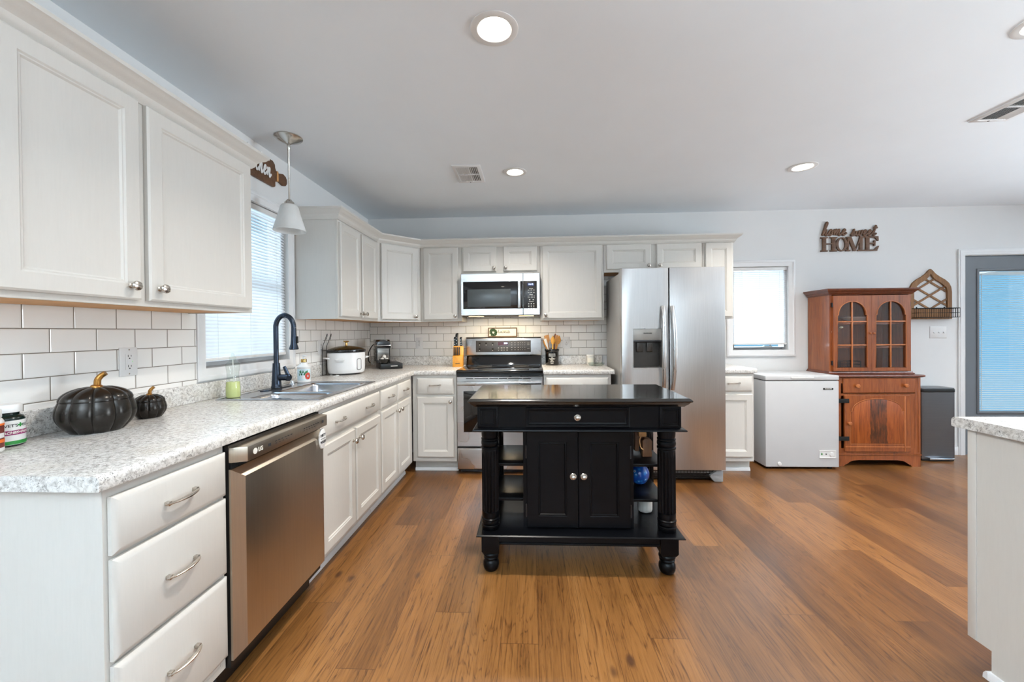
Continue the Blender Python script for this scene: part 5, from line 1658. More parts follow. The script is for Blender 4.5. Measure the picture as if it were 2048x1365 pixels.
b = MB(); b.lathe([(0, .2385), (.014, .2385), (.011, .243), (.010, .262), (.014, .266), (.024, .268), (.025, .274), (.020, .278), (0, .279)], seg=28); b.build('lid_knob', 'brass', lidk)
for sgn in (-1, 1):
    b = MB(); b.tube(cr([(sgn * .158, -.040, .135), (sgn * .182, -.030, .140), (sgn * .186, 0, .140), (sgn * .182, .030, .140), (sgn * .158, .040, .135)], 4), .010, 10, flat=.7, up=(0, 0, 1)); b.build('handle', 'white_enamel', kc)
GT = Matrix.Translation((-.092, -.0975, 0)) @ Matrix.Rotation(math.radians(-28), 4, 'Z')
b = MB(GT); b.box(-.038, .038, -.030, -.001, .120, .138, .007, 3); b.box(-.034, .034, -.026, -.001, .1135, .1205, .002); b.build('front_grip', 'white_enamel', kc)
b = MB()
pts = []
for p in rrect(.050, .092, .040, .130, .013, 4):
    y = -.161 * OV * math.sqrt(max(0, 1 - (p[0] / .161) ** 2)) - .0012
    pts.append((p[0], y, p[1]))
b.tube(pts, .0021, 6, closed=True)
b.build('control_outline', 'ink', kc)
b = MB(); b.tube(cr([(.10, .10, .006), (-.10, .04, .004), (-.155, -.060, .004), (-.150, -.125, .004), (-.108, -.118, .004), (-.112, -.065, .004)], 6), .0032, 6); b.build('power_cord', 'white_plastic', kc)

# black wire holder standing behind the slow cooker
WY = -1.016
wr_ = thing('wire_rack', 'thin black bent-wire rack standing behind the slow cooker', 'rack', (.008, WY + .03, CT))
b = MB()
for dy in (0, .064):
    b.tube(cr([(.0072, WY + dy, CT + .0028), (.0075, WY + dy, CT + .10), (.0085, WY + dy, CT + .215), (.026, WY + dy, CT + .270), (.046, WY + dy, CT + .325), (.050, WY + dy, CT + .332), (.046, WY + .004 + dy, CT + .312), (.038, WY + dy, CT + .285)], 5), .0022, 6)
b.tube([(.0072, WY, CT + .0028), (.0072, WY + .064, CT + .0028)], .002, 6); b.tube([(.0082, WY, CT + .2), (.0082, WY + .064, CT + .2)], .0018, 6)
b.build('frame', 'wire', wr_, world=True)

# coffee machine on its pod drawer
TA = math.radians(28)
tr = thing('pod_box', 'flat black coffee pod drawer under the coffee machine in the corner', 'drawer box', (.294, -.306, CT), TA)
b = MB(); b.box(-.100, .100, -.165, .165, .0006, .050, .003); b.build('case', 'black_plastic', tr)
b = MB(); b.box(-.097, .097, -.1695, -.1653, .005, .046, .001); tdw = b.build('drawer_front', 'black_plastic', tr)
b = MB(); b.box(-.010, .052, -.1750, -.1698, .024, .031, .0015); b.build('handle', 'white_plastic', tdw)
cm = thing('coffee_machine', 'small rounded black coffee machine standing on the pod drawer', 'coffee maker', (.226, -.312, CT + .0505), TA)
cm.scale = (1.14, 1.05, 1.0)
b = MB(); b.prism([(-.100, 0), (-.082, .0), (-.082, .0), (.105, 0), (.105, .222), (-.082, .222), (-.100, .205)], 'yz', -.055, .055, .004)
b.build('body_shell', 'coffee', cm)
b = MB()
hd = []
for i in range(13):
    a = PI * i / 12
    hd.append((.057 * math.cos(a) * 1.0, .165 + .058 * math.sin(a)))
b.prism([(.057, .145)] + hd + [(-.057, .145)], 'xz', -.128, -.1003, .004); b.build('head', 'coffee', cm)
b = MB(); b.tube(cr([(-.0585, -.02, .165), (-.0590, -.12, .168), (-.045, -.136, .168), (.045, -.136, .168), (.0590, -.12, .168), (.0585, -.02, .165)], 4), .0042, 8); b.build('lever_bar', 'chrome', cm)
b = MB(); b.box(-.045, .045, -.1035, -.1002, .030, .142, .001); b.build('front_grille', 'nickel_dark', cm)
b = MB()
for i in range(8): b.box(-.042, .042, -.1052, -.1037, .040 + i * .013, .043 + i * .013)
b.build('grille_bars', 'gap', cm)
b = MB()
for i in range(9): b.box(-.0575, -.0553, -.085, .090, .018 + i * .013, .023 + i * .013, .0006)
b.build('side_ribs', 'black_plastic', cm)
b = MB(); b.tube(cr([(-.040, .106, .17), (-.060, .118, .165), (-.095, .095, .10), (-.098, .09, .02), (-.085, .10, -.006)], 6), .004, 8); b.build('power_cord', 'black_rubber', cm)
def loc_of(root, x, y, z): return wmat(root) @ Vector((x, y, z))
c = loc_of(cm, .0, -.1555, 0)
cup = thing('pod_bowl', 'small black bowl in front of the coffee machine', 'bowl', (c.x, c.y, CT + .0505), TA)
CUP_Y = .0
b = MB(); b.lathe([(0, .0005), (.030, .0005), (.040, .012), (.0455, .044), (.0445, .0445), (.042, .040), (.036, .012), (0, .008)], seg=32); b.build('bowl', 'coffee', cup, sharp=60)
pod_m = None
for k, (px_, py_, pz_) in enumerate(((-.020, -.008, .040), (.019, -.006, .040), (.0, -.002, .066))):
    p = loc_of(cup, px_, py_, pz_)
    b = MB(); b.lathe([(0, -.0155), (.0150, -.0150), (.0175, -.012), (.0165, .008), (.010, .015), (0, .016)], seg=16)
    if pod_m is None: pod_m = b.mesh('coffee_pod'); pod_m.materials.append(M['ceramic'])
    else: b.bm.free()
    o = bpy.data.objects.new('coffee_pod', pod_m); COL.objects.link(o); o.location = p; o.rotation_euler = (.3 * (k - 1), .4 * (k - 1), k)
    o['label'] = ('white coffee pod on the left in the small black bowl', 'white coffee pod on the right in the small black bowl', 'white coffee pod on top of the other two in the black bowl')[k]; o['category'] = 'pod'; o['group'] = 'coffee pods in the black bowl'

# knife block and knives
kb_ = thing('knife_block', 'light bamboo knife block beside the range', 'knife block', (.952, -.205, CT), math.radians(4))
b = MB(); b.prism([(-.062, .0006), (.055, .0006), (.062, .195), (.018, .200), (-.004, .112), (-.055, .104)], 'yz', -.049, .049, .002); b.build('block', 'bamboo', kb_)
b = MB(); b.box(-.022, .022, -.0632, -.0622, .030, .036); b.build('mark', 'ink', kb_)
def knife(label, x, y, z, L, w, lean, group=None, rivets=3, hook=True, side=0):
    p = loc_of(kb_, x, y, z)
    root = thing('knife', label, 'knife', p, math.radians(4), group or 'knives in the bamboo block', rot=(lean, side, math.radians(4)))
    b = MB()
    hh = [(-w, 0), (w, 0), (w * 1.05, L * .3), (w * .85, L * .6), (w * 1.1, L * .88)] + ([(w * 1.5, L * .98), (w * .6, L), (-w * .7, L * .95)] if hook else [(w * .8, L), (-w * .8, L)]) + [(-w * 1.0, L * .8), (-w * .8, L * .4)]
    b.prism(hh, 'xz', -.006, .006, .002); b.build('handle', 'black_plastic', root)
    if rivets:
        b = MB()
        for i in range(rivets): b.lathe([(0, 0), (.0028, 0), (.0028, .001), (0, .001)], (0, -.006, L * (.15 + i * .25)), 10, 'y')
        b.build('rivet', 'nickel', root)
    return root
LEAN = math.radians(-8)
knife('chef knife with the tallest black hooked handle, back left of the bamboo block', -.020, .040, .2012, .130, .0125, LEAN)
knife('black-handled knife with three rivets, front left beside the tallest knife', -.036, .022, .2012, .094, .010, LEAN)
knife('black-handled knife alone at the right of the bamboo block', .026, .040, .2010, .090, .0105, LEAN, side=math.radians(-4))
for i in range(4):
    knife('slim black steak knife in the front row of the bamboo block', -.036 + i * .0165, -.030 - 0.0 * i, .1115, .080, .0058, LEAN, 'steak knives in the bamboo block', rivets=0, hook=False)

# utensil crock
UXc, UYc = 1.879, -.100
cr_ = thing('utensil_crock', 'black crock with pale lettering holding wooden spoons, right of the range', 'crock', (UXc, UYc, CT))
b = MB(); b.lathe([(0, .0006), (.062, .0006), (.066, .006), (.067, .135), (.071, .140), (.073, .148), (.073, .158), (.071, .161), (.062, .161), (.062, .012), (0, .012)], (UXc, UYc, CT), 40); ck = b.build('pot', 'coffee', cr_, world=True)
ta = math.atan2(-4.1674 - UYc, 1.6675 - UXc)
b = MB(); wrap(b, UXc, UYc, .067, ta - .50, ta + .50, CT + .088, CT + .118, 14); pb = b.build('name_band', plain('grey_band', (150, 152, 150), .5), ck, world=True)
b = MB(); bent_text(b, 'UTENSILS', .0165, UXc, UYc, .0682, ta, CT + .103, .0003, 0, .85); b.build('band_lettering', 'ink', pb, world=True)
b = MB()
for (t, s_, z) in (('eat', .012, .080), ('Together', .017, .066), ('mix', .016, .051), ('share', .016, .037), ('love', .016, .022)): bent_text(b, t, s_, UXc, UYc, .0678, ta, CT + z, .0004, .15)
b.build('lettering', 'pale_ink', ck, world=True)
def spoon(label, dx, dy, lean_x, L, wid, mat, kind='spoon', name='wooden_spoon', twist=0):
    root = thing(name, label, 'utensil', (UXc + dx, UYc + dy, CT + .0145), 0, 'utensils in the black crock', rot=(math.radians(-2), math.radians(lean_x), twist))
    b = MB(); b.tube([(0, 0, 0), (0, 0, L * .72)], [.0045, .0062], 8); 
    if kind == 'spoon':
        fb = bmesh.new(); n = 20
        rows = []
        for j in range(9):
            t = j / 8; ww = wid * math.sin(PI * (.12 + .88 * t) ** .9) + (.006 if j == 0 else 0)
            rows.append([fb.verts.new((ww * math.cos(2 * PI * k / n), .006 * math.sin(2 * PI * k / n) + .004 * math.sin(PI * t), L * .70 + L * .30 * t)) for k in range(n)])
        for A, B in zip(rows, rows[1:]):
            for k in range(n): fb.faces.new((A[k], A[(k + 1) % n], B[(k + 1) % n], B[k]))
        fb.faces.new(rows[0]); fb.faces.new(rows[-1]); bmesh.ops.recalc_face_normals(fb, faces=fb.faces[:])
        b._add(fb); b.build('spoon', mat, root, sharp=60)
    else:
        b.prism([(-.007, L * .68), (.007, L * .68), (wid, L * .80), (wid * .95, L), (-wid * .95, L * .97), (-wid, L * .80)], 'xz', -.0035, .0035, .002); b.build('spatula', mat, root)
    return root
spoon('golden oval wooden spoon in the middle of the black crock', .004, -.040, 1, .282, .022, 'gold_spoon')
spoon('pale tan wooden spatula left of the golden spoon in the crock', -.012, .0125, -8, .292, .024, 'tan_spoon', 'spatula', 'wooden_spatula')
spoon('dark brown wooden spoon standing tallest at the back of the crock', .012, .043, 5, .305, .021, 'brown_spoon')
spoon('reddish wooden spatula right of the middle of the crock', .022, .020, 6, .290, .016, 'tan_spoon', 'spatula', 'wooden_spatula')
spoon('wide amber wooden spoon leaning furthest right in the crock', .006, -.014, 14, .290, .026, 'amber')
spoon('thin amber wooden spoon leaning furthest left in the crock', .018, -.002, -24, .262, .009, 'amber')
spoon('white flat spatula leaning left in the crock', .006, -.027, -17, .262, .014, 'white_plastic', 'spatula', 'spatula')
spoon('thin brown wooden stick behind the white spatula in the crock', .004, .030, -15, .292, .008, 'brown_spoon', 'spatula', 'wooden_spatula')

# white jar and glass dish
jr = thing('candle_jar', 'small white jar with a pale label beside the fridge', 'jar', (2.266, -.072, CT))
b = MB(); b.lathe([(0, .0006), (.036, .0006), (.038, .004), (.039, .082), (.041, .084), (.041, .098), (.038, .1), (0, .1)], (2.266, -.072, CT), 32); jj = b.build('jar', 'ceramic', jr, world=True)
ta = math.atan2(-4.1, -.6)
b = MB(); wrap(b, 2.266, -.072, .0388, ta - .8, ta + .8, CT + .022, CT + .066, 14); b.build('label', 'linen', jj, world=True)
b = MB(); b.lathe([(0, .0006), (.060, .0006), (.066, .003), (.082, .028), (.080, .029), (.064, .006), (0, .004)], (2.300, -.210, CT), 40)
solo(b.build('glass_dish', 'clear_plastic', sharp=60), 'shallow clear glass dish on the counter by the fridge', 'dish')

# ------------------------------------------------------------------ outlets and switches
def outlet(label, place, group, gfci=False):
    root = thing('wall_outlet', label, 'outlet', place.to_translation(), 0, group, rot=place.to_euler())
    b = MB(); b.rings(-.0375, .0375, -.059, .059, [(0, 0), (0, -.003), (.004, -.0055)]); pl2 = b.build('cover_plate', 'white_plastic', root)
    if gfci:
        b = MB(); b.rings(-.0165, .0165, -.033, .033, [(0, -.0058), (0, -.0075)]); rc = b.build('receptacle', 'white_plastic', root)
        b = MB(); b.box(-.009, .009, -.0083, -.0078, -.008, -.001); b.box(-.009, .009, -.0083, -.0078, .001, .008); b.build('test_button', 'trim', rc)
        b = MB(); b.box(.0112, .0128, -.0083, -.0078, -.001, .003); b.build('status_lamp', 'green_led', rc)
        zz = (.021, -.021)
    else:
        b = MB()
        for z in (.0195, -.0195): b.prism([(x, z + q) for x, q in ((-.014, -.011), (.014, -.011), (.0165, 0), (.014, .011), (-.014, .011), (-.0165, 0))], 'xz', -.0075, -.0057, .0004)
        rc = b.build('receptacle', 'white_plastic', root); zz = (.0195, -.0195)
    b = MB()
    for z in zz:
        b.box(-.0072, -.0054, -.0083, -.0077, z - .001, z + .008); b.box(.0054, .0072, -.0083, -.0077, z - .0, z + .007); b.lathe([(0, 0), (.0026, 0), (.0026, .0006), (0, .0006)], (0, -.0077, z - .0065), 12, 'y')
    b.build('slots', 'gap', rc)
    b = MB()
    for z in ((.05, -.05) if gfci else (0,)): b.lathe([(0, 0), (.003, 0), (.0026, .001), (0, .0012)], (0, -.0058, z), 12, 'y')
    b.build('screw', 'nickel', pl2)
    return root
outlet('white outlet with test buttons on the tiles above the pumpkins', Matrix.Translation((XL + .0105, -2.557, 1.141)) @ PL, 'wall outlets', True)
outlet('white outlet on the tiles by the slow cooker', Matrix.Translation((XL + .0105, -1.012, 1.140)) @ PL, 'wall outlets')
outlet('white outlet on the back tiles between the coffee machine and knife block', Matrix.Translation((.512, -.0095, 1.140)), 'wall outlets')
outlet('white outlet on the back tiles right of the utensil crock', Matrix.Translation((2.030, -.0095, 1.136)), 'wall outlets')
sw = thing('light_switch', 'white triple toggle switch plate on the wall left of the door', 'switch', (5.665, -.0006, 1.207))
b = MB(); b.rings(-.078, .078, -.0575, .0575, [(0, 0), (0, -.003), (.004, -.0055)]); b.build('cover_plate', 'white_plastic', sw)
for q in (-.046, 0, .046):
    b = MB(); b.box(q - .005, q + .005, -.0066, -.0057, -.012, .012); b.prism([(-.0066, -.004), (-.018, -.010), (-.018, -.004), (-.0066, .006)], 'yz', q - .0035, q + .0035, .0008); b.build('toggle', 'trim', sw)

# ------------------------------------------------------------------ wall decor
hs = thing('wall_sign', 'brown wooden cut-out sign reading home sweet home on the back wall', 'sign', (4.82, -.001, 2.013))
b = MB()
T = up_front(4.560, -.010, 2.176) @ Matrix.Diagonal((1, 1.02, 1, 1))
handwriting(b, 'home', T, .056, .0108, .75, .22, 8)
T = up_front(4.833, -.010, 2.168) 
handwriting(b, 'sweet', T, .0525, .0108, .75, .22, 8)
b.build('script_words', 'walnut', hs, world=True, sharp=60)
b = MB()
Z0, Z1, D0, D1_ = 2.016, 2.160, -.017, -.003
H_ = Z1 - Z0; sfh = .013
def bx(x0, x1, z0, z1): b.box(x0, x1, D0, D1_, z0, z1, .0012)
def serif(x0, x1):
    bx(x0, x1, Z0, Z0 + sfh); bx(x0, x1, Z1 - sfh, Z1)
# H
serif(4.545, 4.612); serif(4.634, 4.702); bx(4.561, 4.597, Z0 + sfh, Z1 - sfh); bx(4.650, 4.687, Z0 + sfh, Z1 - sfh); bx(4.597, 4.650, 2.086, 2.098)
# O
oo = [(4.745 + .056 * math.cos(a), 2.086 + .070 * math.sin(a)) for a in [2 * PI * i / 40 for i in range(40)]]
oi = [(4.745 + .031 * math.cos(a), 2.086 + .059 * math.sin(a)) for a in [2 * PI * i / 40 for i in range(40)]]
fb = bmesh.new(); V = [[fb.verts.new((p[0], d, p[1])) for p in L] for L in (oo, oi) for d in (D0, D1_)]
for i in range(40):
    j = (i + 1) % 40
    fb.faces.new((V[0][i], V[0][j], V[2][j], V[2][i])); fb.faces.new((V[1][i], V[3][i], V[3][j], V[1][j])); fb.faces.new((V[0][i], V[1][i], V[1][j], V[0][j])); fb.faces.new((V[2][i], V[2][j], V[3][j], V[3][i]))
bmesh.ops.recalc_face_normals(fb, faces=fb.faces[:]); b._add(fb)
# M
bx(4.784, 4.828, Z0, Z0 + sfh); bx(4.790, 4.832, Z1 - sfh, Z1); bx(4.799, 4.814, Z0 + sfh, Z1 - sfh); bx(4.912, 4.944, Z0 + sfh, Z1 - sfh); bx(4.896, 4.958, Z0, Z0 + sfh); bx(4.918, 4.958, Z1 - sfh, Z1)
b.prism([(4.799, Z1), (4.836, Z1), (4.882, Z0 + .018), (4.866, Z0), (4.858, Z0)], 'xz', D0 - .0004, D1_ + .0004); b.prism([(4.866, Z0 + .004), (4.880, Z0 + .024), (4.922, Z1), (4.934, Z1), (4.876, Z0)], 'xz', D0 - .0008, D1_ + .0008)
# E
bx(4.960, 5.000, Z1 - sfh, Z1); bx(4.958, 5.0, Z0, Z0 + sfh); bx(4.974, 5.010, Z0 + sfh, Z1 - sfh); bx(5.0, 5.094, Z1 - sfh, Z1); bx(5.0, 5.084, Z0, Z0 + sfh); bx(5.010, 5.058, 2.084, 2.097)
b.prism([(5.060, Z1 - sfh), (5.094, Z1 - sfh), (5.095, Z1 - .046), (5.086, Z1 - .046)], 'xz', D0, D1_); b.prism([(5.052, Z0 + sfh), (5.086, Z0 + sfh), (5.100, Z0 + .048), (5.090, Z0 + .048)], 'xz', D0, D1_); b.prism([(5.050, 2.062), (5.066, 2.066), (5.066, 2.116), (5.050, 2.120)], 'xz', D0, D1_)
b.build('block_word', 'walnut', hs, world=True)

# kitchen board over the sink window
kbd = thing('wall_sign', 'brown wooden cutting-board sign with white kitchen lettering above the sink window', 'sign', (XL + .001, -1.75, 2.213), R90)
b = MB(PL)
xo = -XL - .001
poly = [(-2.02, 2.214), (-1.580, 2.214), (-1.566, 2.224), (-1.566, 2.255), (-1.556, 2.268), (-1.545, 2.272), (-1.520, 2.268), (-1.480, 2.258), (-1.452, 2.266), (-1.438, 2.285), (-1.438, 2.312), (-1.452, 2.330), (-1.480, 2.338), (-1.520, 2.326), (-1.545, 2.322), (-1.556, 2.328), (-1.566, 2.345), (-1.568, 2.366), (-1.590, 2.382), (-2.02, 2.382), (-2.034, 2.370), (-2.034, 2.226)]
b.prism(poly, 'xz', xo - .016, xo - .001, .002); b.build('board', 'walnut', kbd, world=True)
b = MB(PL); b.rings(-1.552, -1.538, 2.264, 2.330, [(0, xo - .0005), (0, xo - .019), (.002, xo - .0205)]); b.build('wrap', 'raw_wood', kbd, world=True)
b = MB()
handwriting(b, 'kitchen', Matrix.Translation((XL + .0225, -1.862, 2.262)) @ PL @ Matrix.Rotation(PI / 2, 4, 'X') @ Matrix.Diagonal((1, 1.35, 1, 1)), .042, .0056, .6, .18, 8); b.build('lettering', 'white_plastic', kbd, world=True, sharp=60)

# arched lattice with its wire basket
al = thing('wall_decor', 'brown wooden arched lattice hung on the wall right of the hutch', 'wall decor', (5.5815, -.001, 1.338))
AXc = 5.5815
prof = [(.197, 1.338), (.197, 1.600), (.190, 1.650), (.170, 1.690), (.135, 1.722), (.085, 1.752), (.045, 1.782), (.020, 1.812), (.0, 1.829)]
outer = [(AXc + x, z) for x, z in prof] + [(AXc - x, z) for x, z in reversed(prof[:-1])]
inner = [(AXc + (x - .040 if x > .05 else max(0, x - .028)), (z if z > 1.35 else 1.338 + .105) - (.030 if z > 1.68 else .008 if z > 1.6 else 0)) for x, z in prof]
inner = inner + [(2 * AXc - x, z) for x, z in reversed(inner[:-1])]
fb = bmesh.new(); V = [[fb.verts.new((p[0], d, p[1])) for p in L] for L in (outer, inner) for d in (-.020, -.002)]
n = len(outer)
for i in range(n):
    j = (i + 1) % n
    fb.faces.new((V[0][i], V[0][j], V[2][j], V[2][i])); fb.faces.new((V[1][i], V[3][i], V[3][j], V[1][j])); fb.faces.new((V[0][i], V[1][i], V[1][j], V[0][j])); fb.faces.new((V[2][i], V[2][j], V[3][j], V[3][i]))
bmesh.ops.recalc_face_normals(fb, faces=fb.faces[:])
b = MB(); b._add(fb); b.build('arch_frame', 'arch_wood', al, world=True)
def inside_arch(x, z):
    ok = False
    for i in range(len(inner)):
        a, c = inner[i], inner[(i + 1) % len(inner)]
        if (a[1] > z) != (c[1] > z) and x < (c[0] - a[0]) * (z - a[1]) / (c[1] - a[1]) + a[0]: ok = not ok
    return ok
b = MB()
SL = .62
for k, (y0_, y1_) in ((1, (-.0135, -.0085)), (-1, (-.0080, -.0030))):
    for cz in (1.30, 1.435, 1.57, 1.705, 1.84):
        ins = [t for t in [i * .002 - .2 for i in range(201)] if inside_arch(AXc + t, cz + k * SL * t)]
        if len(ins) < 8: continue
        x0, x1 = ins[0] - .012, ins[-1] + .012
        h = .0105
        b.prism([(AXc + x0, cz + k * SL * x0 - h), (AXc + x1, cz + k * SL * x1 - h), (AXc + x1, cz + k * SL * x1 + h), (AXc + x0, cz + k * SL * x0 + h)], 'xz', y0_, y1_)
b.build('lattice', 'arch_wood', al, world=True)
b = MB()
x0, x1, ya, yb2, za, zb = 5.405, 5.762, -.110, -.0215, 1.352, 1.440
for z in (za, (za + zb) / 2, zb):
    b.tube([(x0, yb2, z), (x0, ya, z), (x1, ya, z), (x1, yb2, z)], .0022 if z < zb else .0034, 6)
b.tube([(x0, yb2, zb), (x1, yb2, zb)], .003, 6)
n = 18
for i in range(n + 1):
    x = x0 + (x1 - x0) * i / n
    b.tube([(x, ya, zb), (x, ya, za), (x, yb2, za)], .0016, 5)
for i in range(1, 4):
    y = ya + (yb2 - ya) * i / 4
    for x in (x0, x1): b.tube([(x, y, zb), (x, y, za)], .0016, 5)
    b.tube([(x0, y, za), (x1, y, za)], .0016, 5)
for x in (5.445, 5.705): b.tube([(x, -.0205, zb + .016), (x, -.024, zb + .002)], .005, 8)
b.build('wire_basket', 'wire', al, world=True)
b = MB()
for i in range(11): b.box(AXc - .155 + i * .0285, AXc - .155 + i * .0285 + .025, -.012, -.003, 1.342, 1.440, .001)
b.build('back_slats', 'arch_wood', al, world=True)

# ------------------------------------------------------------------ inside the hutch
def vase_flowers():
    x, y, z = 4.486, -.200, SH[0]
    r = thing('flower_vase', 'glass vase of dried cream flowers behind the left hutch door', 'vase', (x, y, z))
    b = MB(); b.lathe([(0, .0006), (.020, .0006), (.022, .01), (.018, .08), (.015, .10), (.022, .11), (.021, .11), (.014, .1), (.016, .08), (.019, .012), (0, .008)], (x, y, z), 24); b.build('vase', 'clear_plastic', r, world=True, sharp=60)
    b = MB(); f = MB()
    for (dx, dy, h) in ((.0, -.01, .178), (.006, .02, .150), (.026, -.02, .132), (.055, .0, .148), (.100, -.02, .172), (-.002, -.03, .130), (.022, .02, .118)):
        b.tube(cr([(x, y, z + .012), (x + dx * .3, y + dy * .3, z + .08), (x + dx, y + dy, z + h)], 5), .0013, 5)
        f.lathe([(0, -.004), (.012, .0), (.016, .007), (.013, .013), (.006, .017), (0, .018)], (x + dx, y + dy, z + h), 12)
    for k in range(8):
        a = k * .8
        b.tube([(x, y, z + .03), (x + .05 * math.cos(a) + .02, y + .03 * math.sin(a), z + .09 + .01 * k)], .001, 4)
    b.build('stem', 'stalk', r, world=True); f.build('flower_head', 'dried', r, world=True, sharp=60)
vase_flowers()
b = MB(); b.lathe([(0, .012), (.03, .010), (.10, .028), (.155, .052), (.154, .054), (.10, .033), (0, .018)], (4.775, -.165, SH[1] + .0005), 48, oval=.7)
for a in (0.5, 1.6, 2.7, 4.2, 5.2): b.lathe([(0, .0005), (.008, .003), (.009, .009), (.006, .015), (0, .016)], (4.775 + .03 * math.cos(a), -.165 + .02 * math.sin(a), SH[1]), 10)
solo(b.build('serving_bowl', 'ceramic', sharp=60), 'wide white footed bowl on the top shelf of the hutch', 'bowl')
b = MB(); b.box(4.478, 4.552, -.110, -.100, SH[1] + .0005, SH[1] + .125, .001)
b.box(4.486, 4.544, -.1012 - .0095, -.1101, SH[1] + .010, SH[1] + .112)
solo(b.build('framed_card', 'ceramic'), 'pale upright card at the left of the top hutch shelf', 'card')
b = MB(); b.lathe([(0, .0005), (.060, .0005), (.092, .006), (.0925, .012), (.060, .008), (0, .006)], (4.885, -.19, SH[0]), 36); solo(b.build('plate', 'ceramic', sharp=60), 'white plate on the middle shelf behind the right hutch door', 'plate')
ch = thing('candle_holder', 'glass candle holder with branching arms on the white plate in the hutch', 'candle holder', (4.880, -.19, SH[0] + .0082))
b = MB(); b.lathe([(0, .0003), (.024, .0003), (.022, .006), (.006, .012), (.005, .055), (.009, .062), (.005, .068), (0, .068)], (4.880, -.19, SH[0] + .0082), 20)
for s_ in (-1, 1): b.tube(cr([(4.880, -.19, SH[0] + .048), (4.880 + s_ * .03, -.19, SH[0] + .045), (4.880 + s_ * .042, -.19, SH[0] + .072)], 5), .003, 8); b.lathe([(0, 0), (.010, .002), (.011, .016), (.009, .016), (.008, .004), (0, .004)], (4.880 + s_ * .042, -.19, SH[0] + .073), 12)
b.lathe([(0, 0), (.010, .002), (.011, .018), (.009, .018), (.008, .004), (0, .004)], (4.880, -.19, SH[0] + .0765), 12)
b.build('stand', 'clear_plastic', ch, world=True, sharp=60)
wb_ = thing('wire_basket', 'low black wire basket on the bottom shelf behind the left hutch door', 'basket', (4.635, -.19, .851))
b = MB()
for z in (.853, .885, .915, .945):
    b.tube([(p[0], p[1], z) for p in rrect(4.530, 4.740, -.265, -.110, .02, 4)], .0018, 5, closed=True)
for p in rrect(4.530, 4.740, -.265, -.110, .02, 6): b.tube([(p[0], p[1], .852), (p[0], p[1], .945)], .0013, 4)
for i in range(12): b.tube([(4.545 + i * .0165, -.265, .852), (4.545 + i * .0165, -.265, .945)], .0013, 4)
b.build('wires', 'wire', wb_, world=True)
b = MB()
st = []
for i in range(10):
    a = PI / 2 + i * PI / 5; r = .052 if i % 2 == 0 else .021
    st.append((4.862 + r * math.cos(a), .8935 + r * math.sin(a)))
b.prism(st, 'xz', -.205, -.192, .002); solo(b.build('star_ornament', 'black_plastic'), 'small black star ornament on the bottom shelf behind the right hutch door', 'ornament')

# ------------------------------------------------------------------ on the island shelves
x, y, z = 2.290, -1.900, .5565
tw = thing('wooden_figure', 'brown wooden block figure with jointed arms on the top right island shelf', 'figurine', (x, y, z))
b = MB()
b.prism([(-.026, 0), (.026, 0), (.026, .030), (.020, .034), (.026, .040), (.027, .085), (.018, .098), (-.012, .102), (-.026, .090)], 'xz', -.018, .018, .003, T=Matrix.Translation((x + .012, y, z)))
b.box(x - .030, x + .010, y + .022, y + .070, z + .045, z + .085, .004); b.box(x - .046, x - .022, y + .020, y + .075, z + .02, z + .13, .004); b.box(x - .035, x + .020, y + .030, y + .072, z + .088, z + .145, .004)
b.build('body', 'toy_wood', tw, world=True)
b = MB(); b.tube(cr([(x - .015, y - .010, z + .125), (x - .030, y - .018, z + .09), (x - .022, y - .019, z + .05), (x + .005, y - .012, z + .035)], 5), .003, 6); b.box(x - .032, x + .01, y - .012, y + .01, z + .110, z + .135, .003); b.build('cord', 'raw_wood', tw, world=True)
x, y, z = 2.283, -1.815, .3725
bv = thing('vase', 'round blue glazed vase with white flower dots on the middle right island shelf', 'vase', (x, y, z))
b = MB(); b.lathe([(0, .0005), (.026, .0005), (.042, .014), (.055, .042), (.057, .062), (.050, .086), (.034, .104), (.026, .112), (.026, .122), (.031, .130), (.029, .130), (.022, .12), (0, .115)], (x, y, z), 36); b.build('pot', 'blue_vase', bv, world=True, sharp=60)
x, y, z = 2.309, -1.835, .2218
b = MB(); b.lathe([(0, .0005), (.028, .0005), (.038, .006), (.041, .016), (.041, .112), (.038, .118), (.036, .118), (.036, .02), (0, .018)], (x, y, z), 36)
solo(b.build('vase', 'white_vase', sharp=60), 'white ribbed pot on the bottom right of the island', 'pot')

# ------------------------------------------------------------------ ceiling
def recessed(label, x, y, r=.094, watts=18):
    root = thing('recessed_light', label, 'ceiling light', (x, y, ZC - .004), 0, 'recessed ceiling lights')
    b = MB(); b.lathe([(r, .0035), (r, .001), (r - .006, -.0015), (r * .72, -.001), (r * .70, .002), (r * .70, .0035)], seg=48); b.build('trim_ring', 'white_plastic', root)
    b = MB(); b.lathe([(0, .0018), (r * .68, .0018), (r * .68, .0032), (0, .0032)], seg=40); b.build('lens', 'lens', root)
    l = lamp_disc((x, y, ZC - .009), r * .66, watts, (1.0, .95, .88))
    return root
recessed('round recessed light nearest the camera, over the front of the island', 1.536, -2.576)
recessed('round recessed light beside the slatted ceiling vent', 1.562, -1.150, .085)
recessed('round recessed light over the floor in front of the chest freezer', 3.668, -1.098)
recessed('round recessed light cut off by the right edge of the picture', 3.684, -2.49)
for (x, y) in ((2.6, -6.1), (6.0, -2.0), (6.0, -4.6)): lamp_disc((x, y, ZC - .009), 0.06, 18, (1.0, .95, .88))  # lamps out of view, added without fixtures

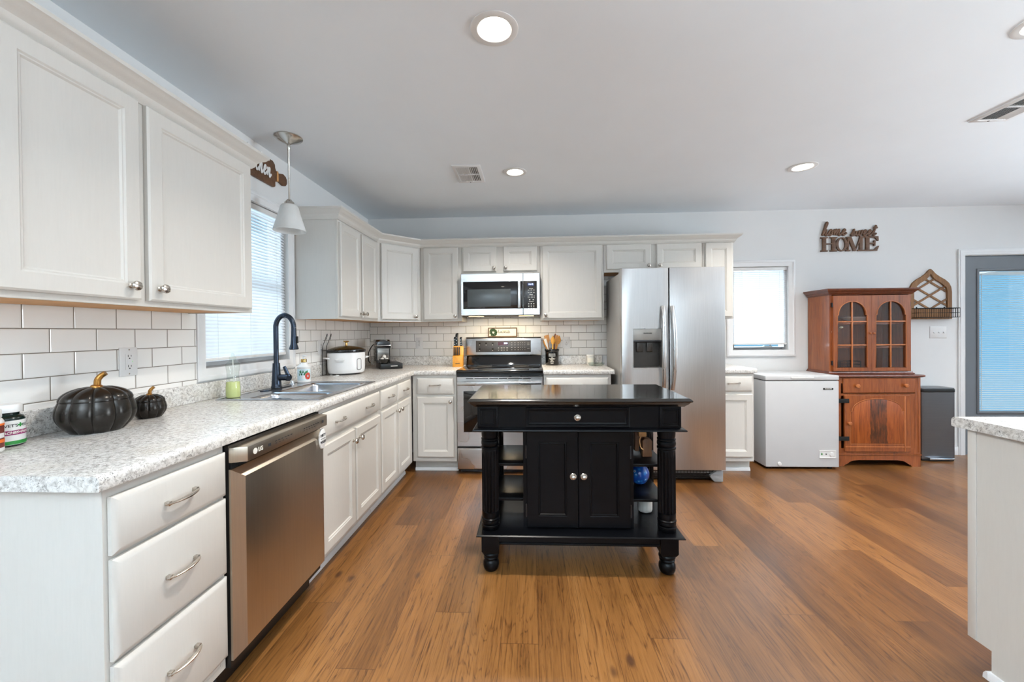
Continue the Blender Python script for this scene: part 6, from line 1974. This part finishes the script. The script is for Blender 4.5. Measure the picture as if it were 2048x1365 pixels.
def vent(label, x0, x1, y0, y1, along='y'):
    root = thing('ceiling_vent', label, 'vent', ((x0 + x1) / 2, (y0 + y1) / 2, ZC - .0125), 0, 'ceiling vents')
    hx, hy = (x1 - x0) / 2, (y1 - y0) / 2
    b = MB(); fl = Matrix.Rotation(-PI / 2, 4, 'X')
    # frame: nested rectangles facing down
    fb = bmesh.new(); R = []
    for i, z in ((0, .0120), (0, .008), (.004, .0045), (.026, .0030), (.030, .0065), (.030, .0120)): R.append([fb.verts.new(p) for p in ((-hx + i, -hy + i, z), (hx - i, -hy + i, z), (hx - i, hy - i, z), (-hx + i, hy - i, z))])
    for A, B in zip(R, R[1:]):
        for k in range(4): fb.faces.new((A[k], A[(k + 1) % 4], B[(k + 1) % 4], B[k]))
    bmesh.ops.recalc_face_normals(fb, faces=fb.faces[:]); b._add(fb)
    b.box(-hx + .030, hx - .030, -.006, .006, .0032, .0118)
    b.build('frame', 'trim', root)
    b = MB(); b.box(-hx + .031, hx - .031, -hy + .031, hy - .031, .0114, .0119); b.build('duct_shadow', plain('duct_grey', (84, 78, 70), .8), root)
    b = MB(); n = 11
    for k in range(n):
        x = -hx + .038 + (2 * hx - .076) * k / (n - 1)
        for (ya, yc) in ((-hy + .031, -.007), (.007, hy - .031)):
            t = .0045 if k < n * .62 else -.0045
            b.prism([(x - t - .0005, .0038), (x - t + .0005, .0038), (x + t + .0005, .0110), (x + t - .0005, .0110)], 'xz', ya, yc)
    b.build('louvres', 'trim', root)
    b = MB(); b.box(-.012, -.006, hy - .022, hy - .014, .001, .0036); b.build('damper_lever', 'black_plastic', root)
    return root
vent('white slatted ceiling vent over the counter left of the range', 1.112, 1.320, -1.305, -.974)
vent('white slatted ceiling vent at the right edge of the ceiling', 4.195, 4.402, -2.035, -1.705)

pd = thing('pendant_light', 'pendant light with a frosted white glass shade over the sink', 'pendant light', (.215, -1.775, 1.873))
b = MB(); b.lathe([(0, ZC - .0008), (.078, ZC - .0008), (.079, ZC - .006), (.072, ZC - .012), (.045, ZC - .026), (.020, ZC - .036), (.012, ZC - .042), (0, ZC - .042)], (.215, -1.775, 0), 40); b.build('canopy', 'nickel', pd, world=True)
b = MB(); b.lathe([(.0, ZC - .0425), (.009, ZC - .0425), (.009, ZC - .075), (.0055, ZC - .080), (.0055, 2.064), (0, 2.064)], (.215, -1.775, 0), 14); b.build('rod', 'nickel', pd, world=True)
b = MB(); b.lathe([(0, 2.0635), (.012, 2.0635), (.016, 2.056), (.026, 2.048), (.029, 2.034), (0, 2.034)], (.215, -1.775, 0), 28); b.build('socket_cap', 'nickel', pd, world=True)
b = MB(); b.lathe([(.030, 2.0335), (.042, 2.030), (.050, 2.018), (.064, 1.965), (.082, 1.905), (.091, 1.873), (.088, 1.873), (.079, 1.906), (.061, 1.965), (.047, 2.016), (.030, 2.028)], (.215, -1.775, 0), 44); b.build('shade', 'shade', pd, world=True, sharp=60)
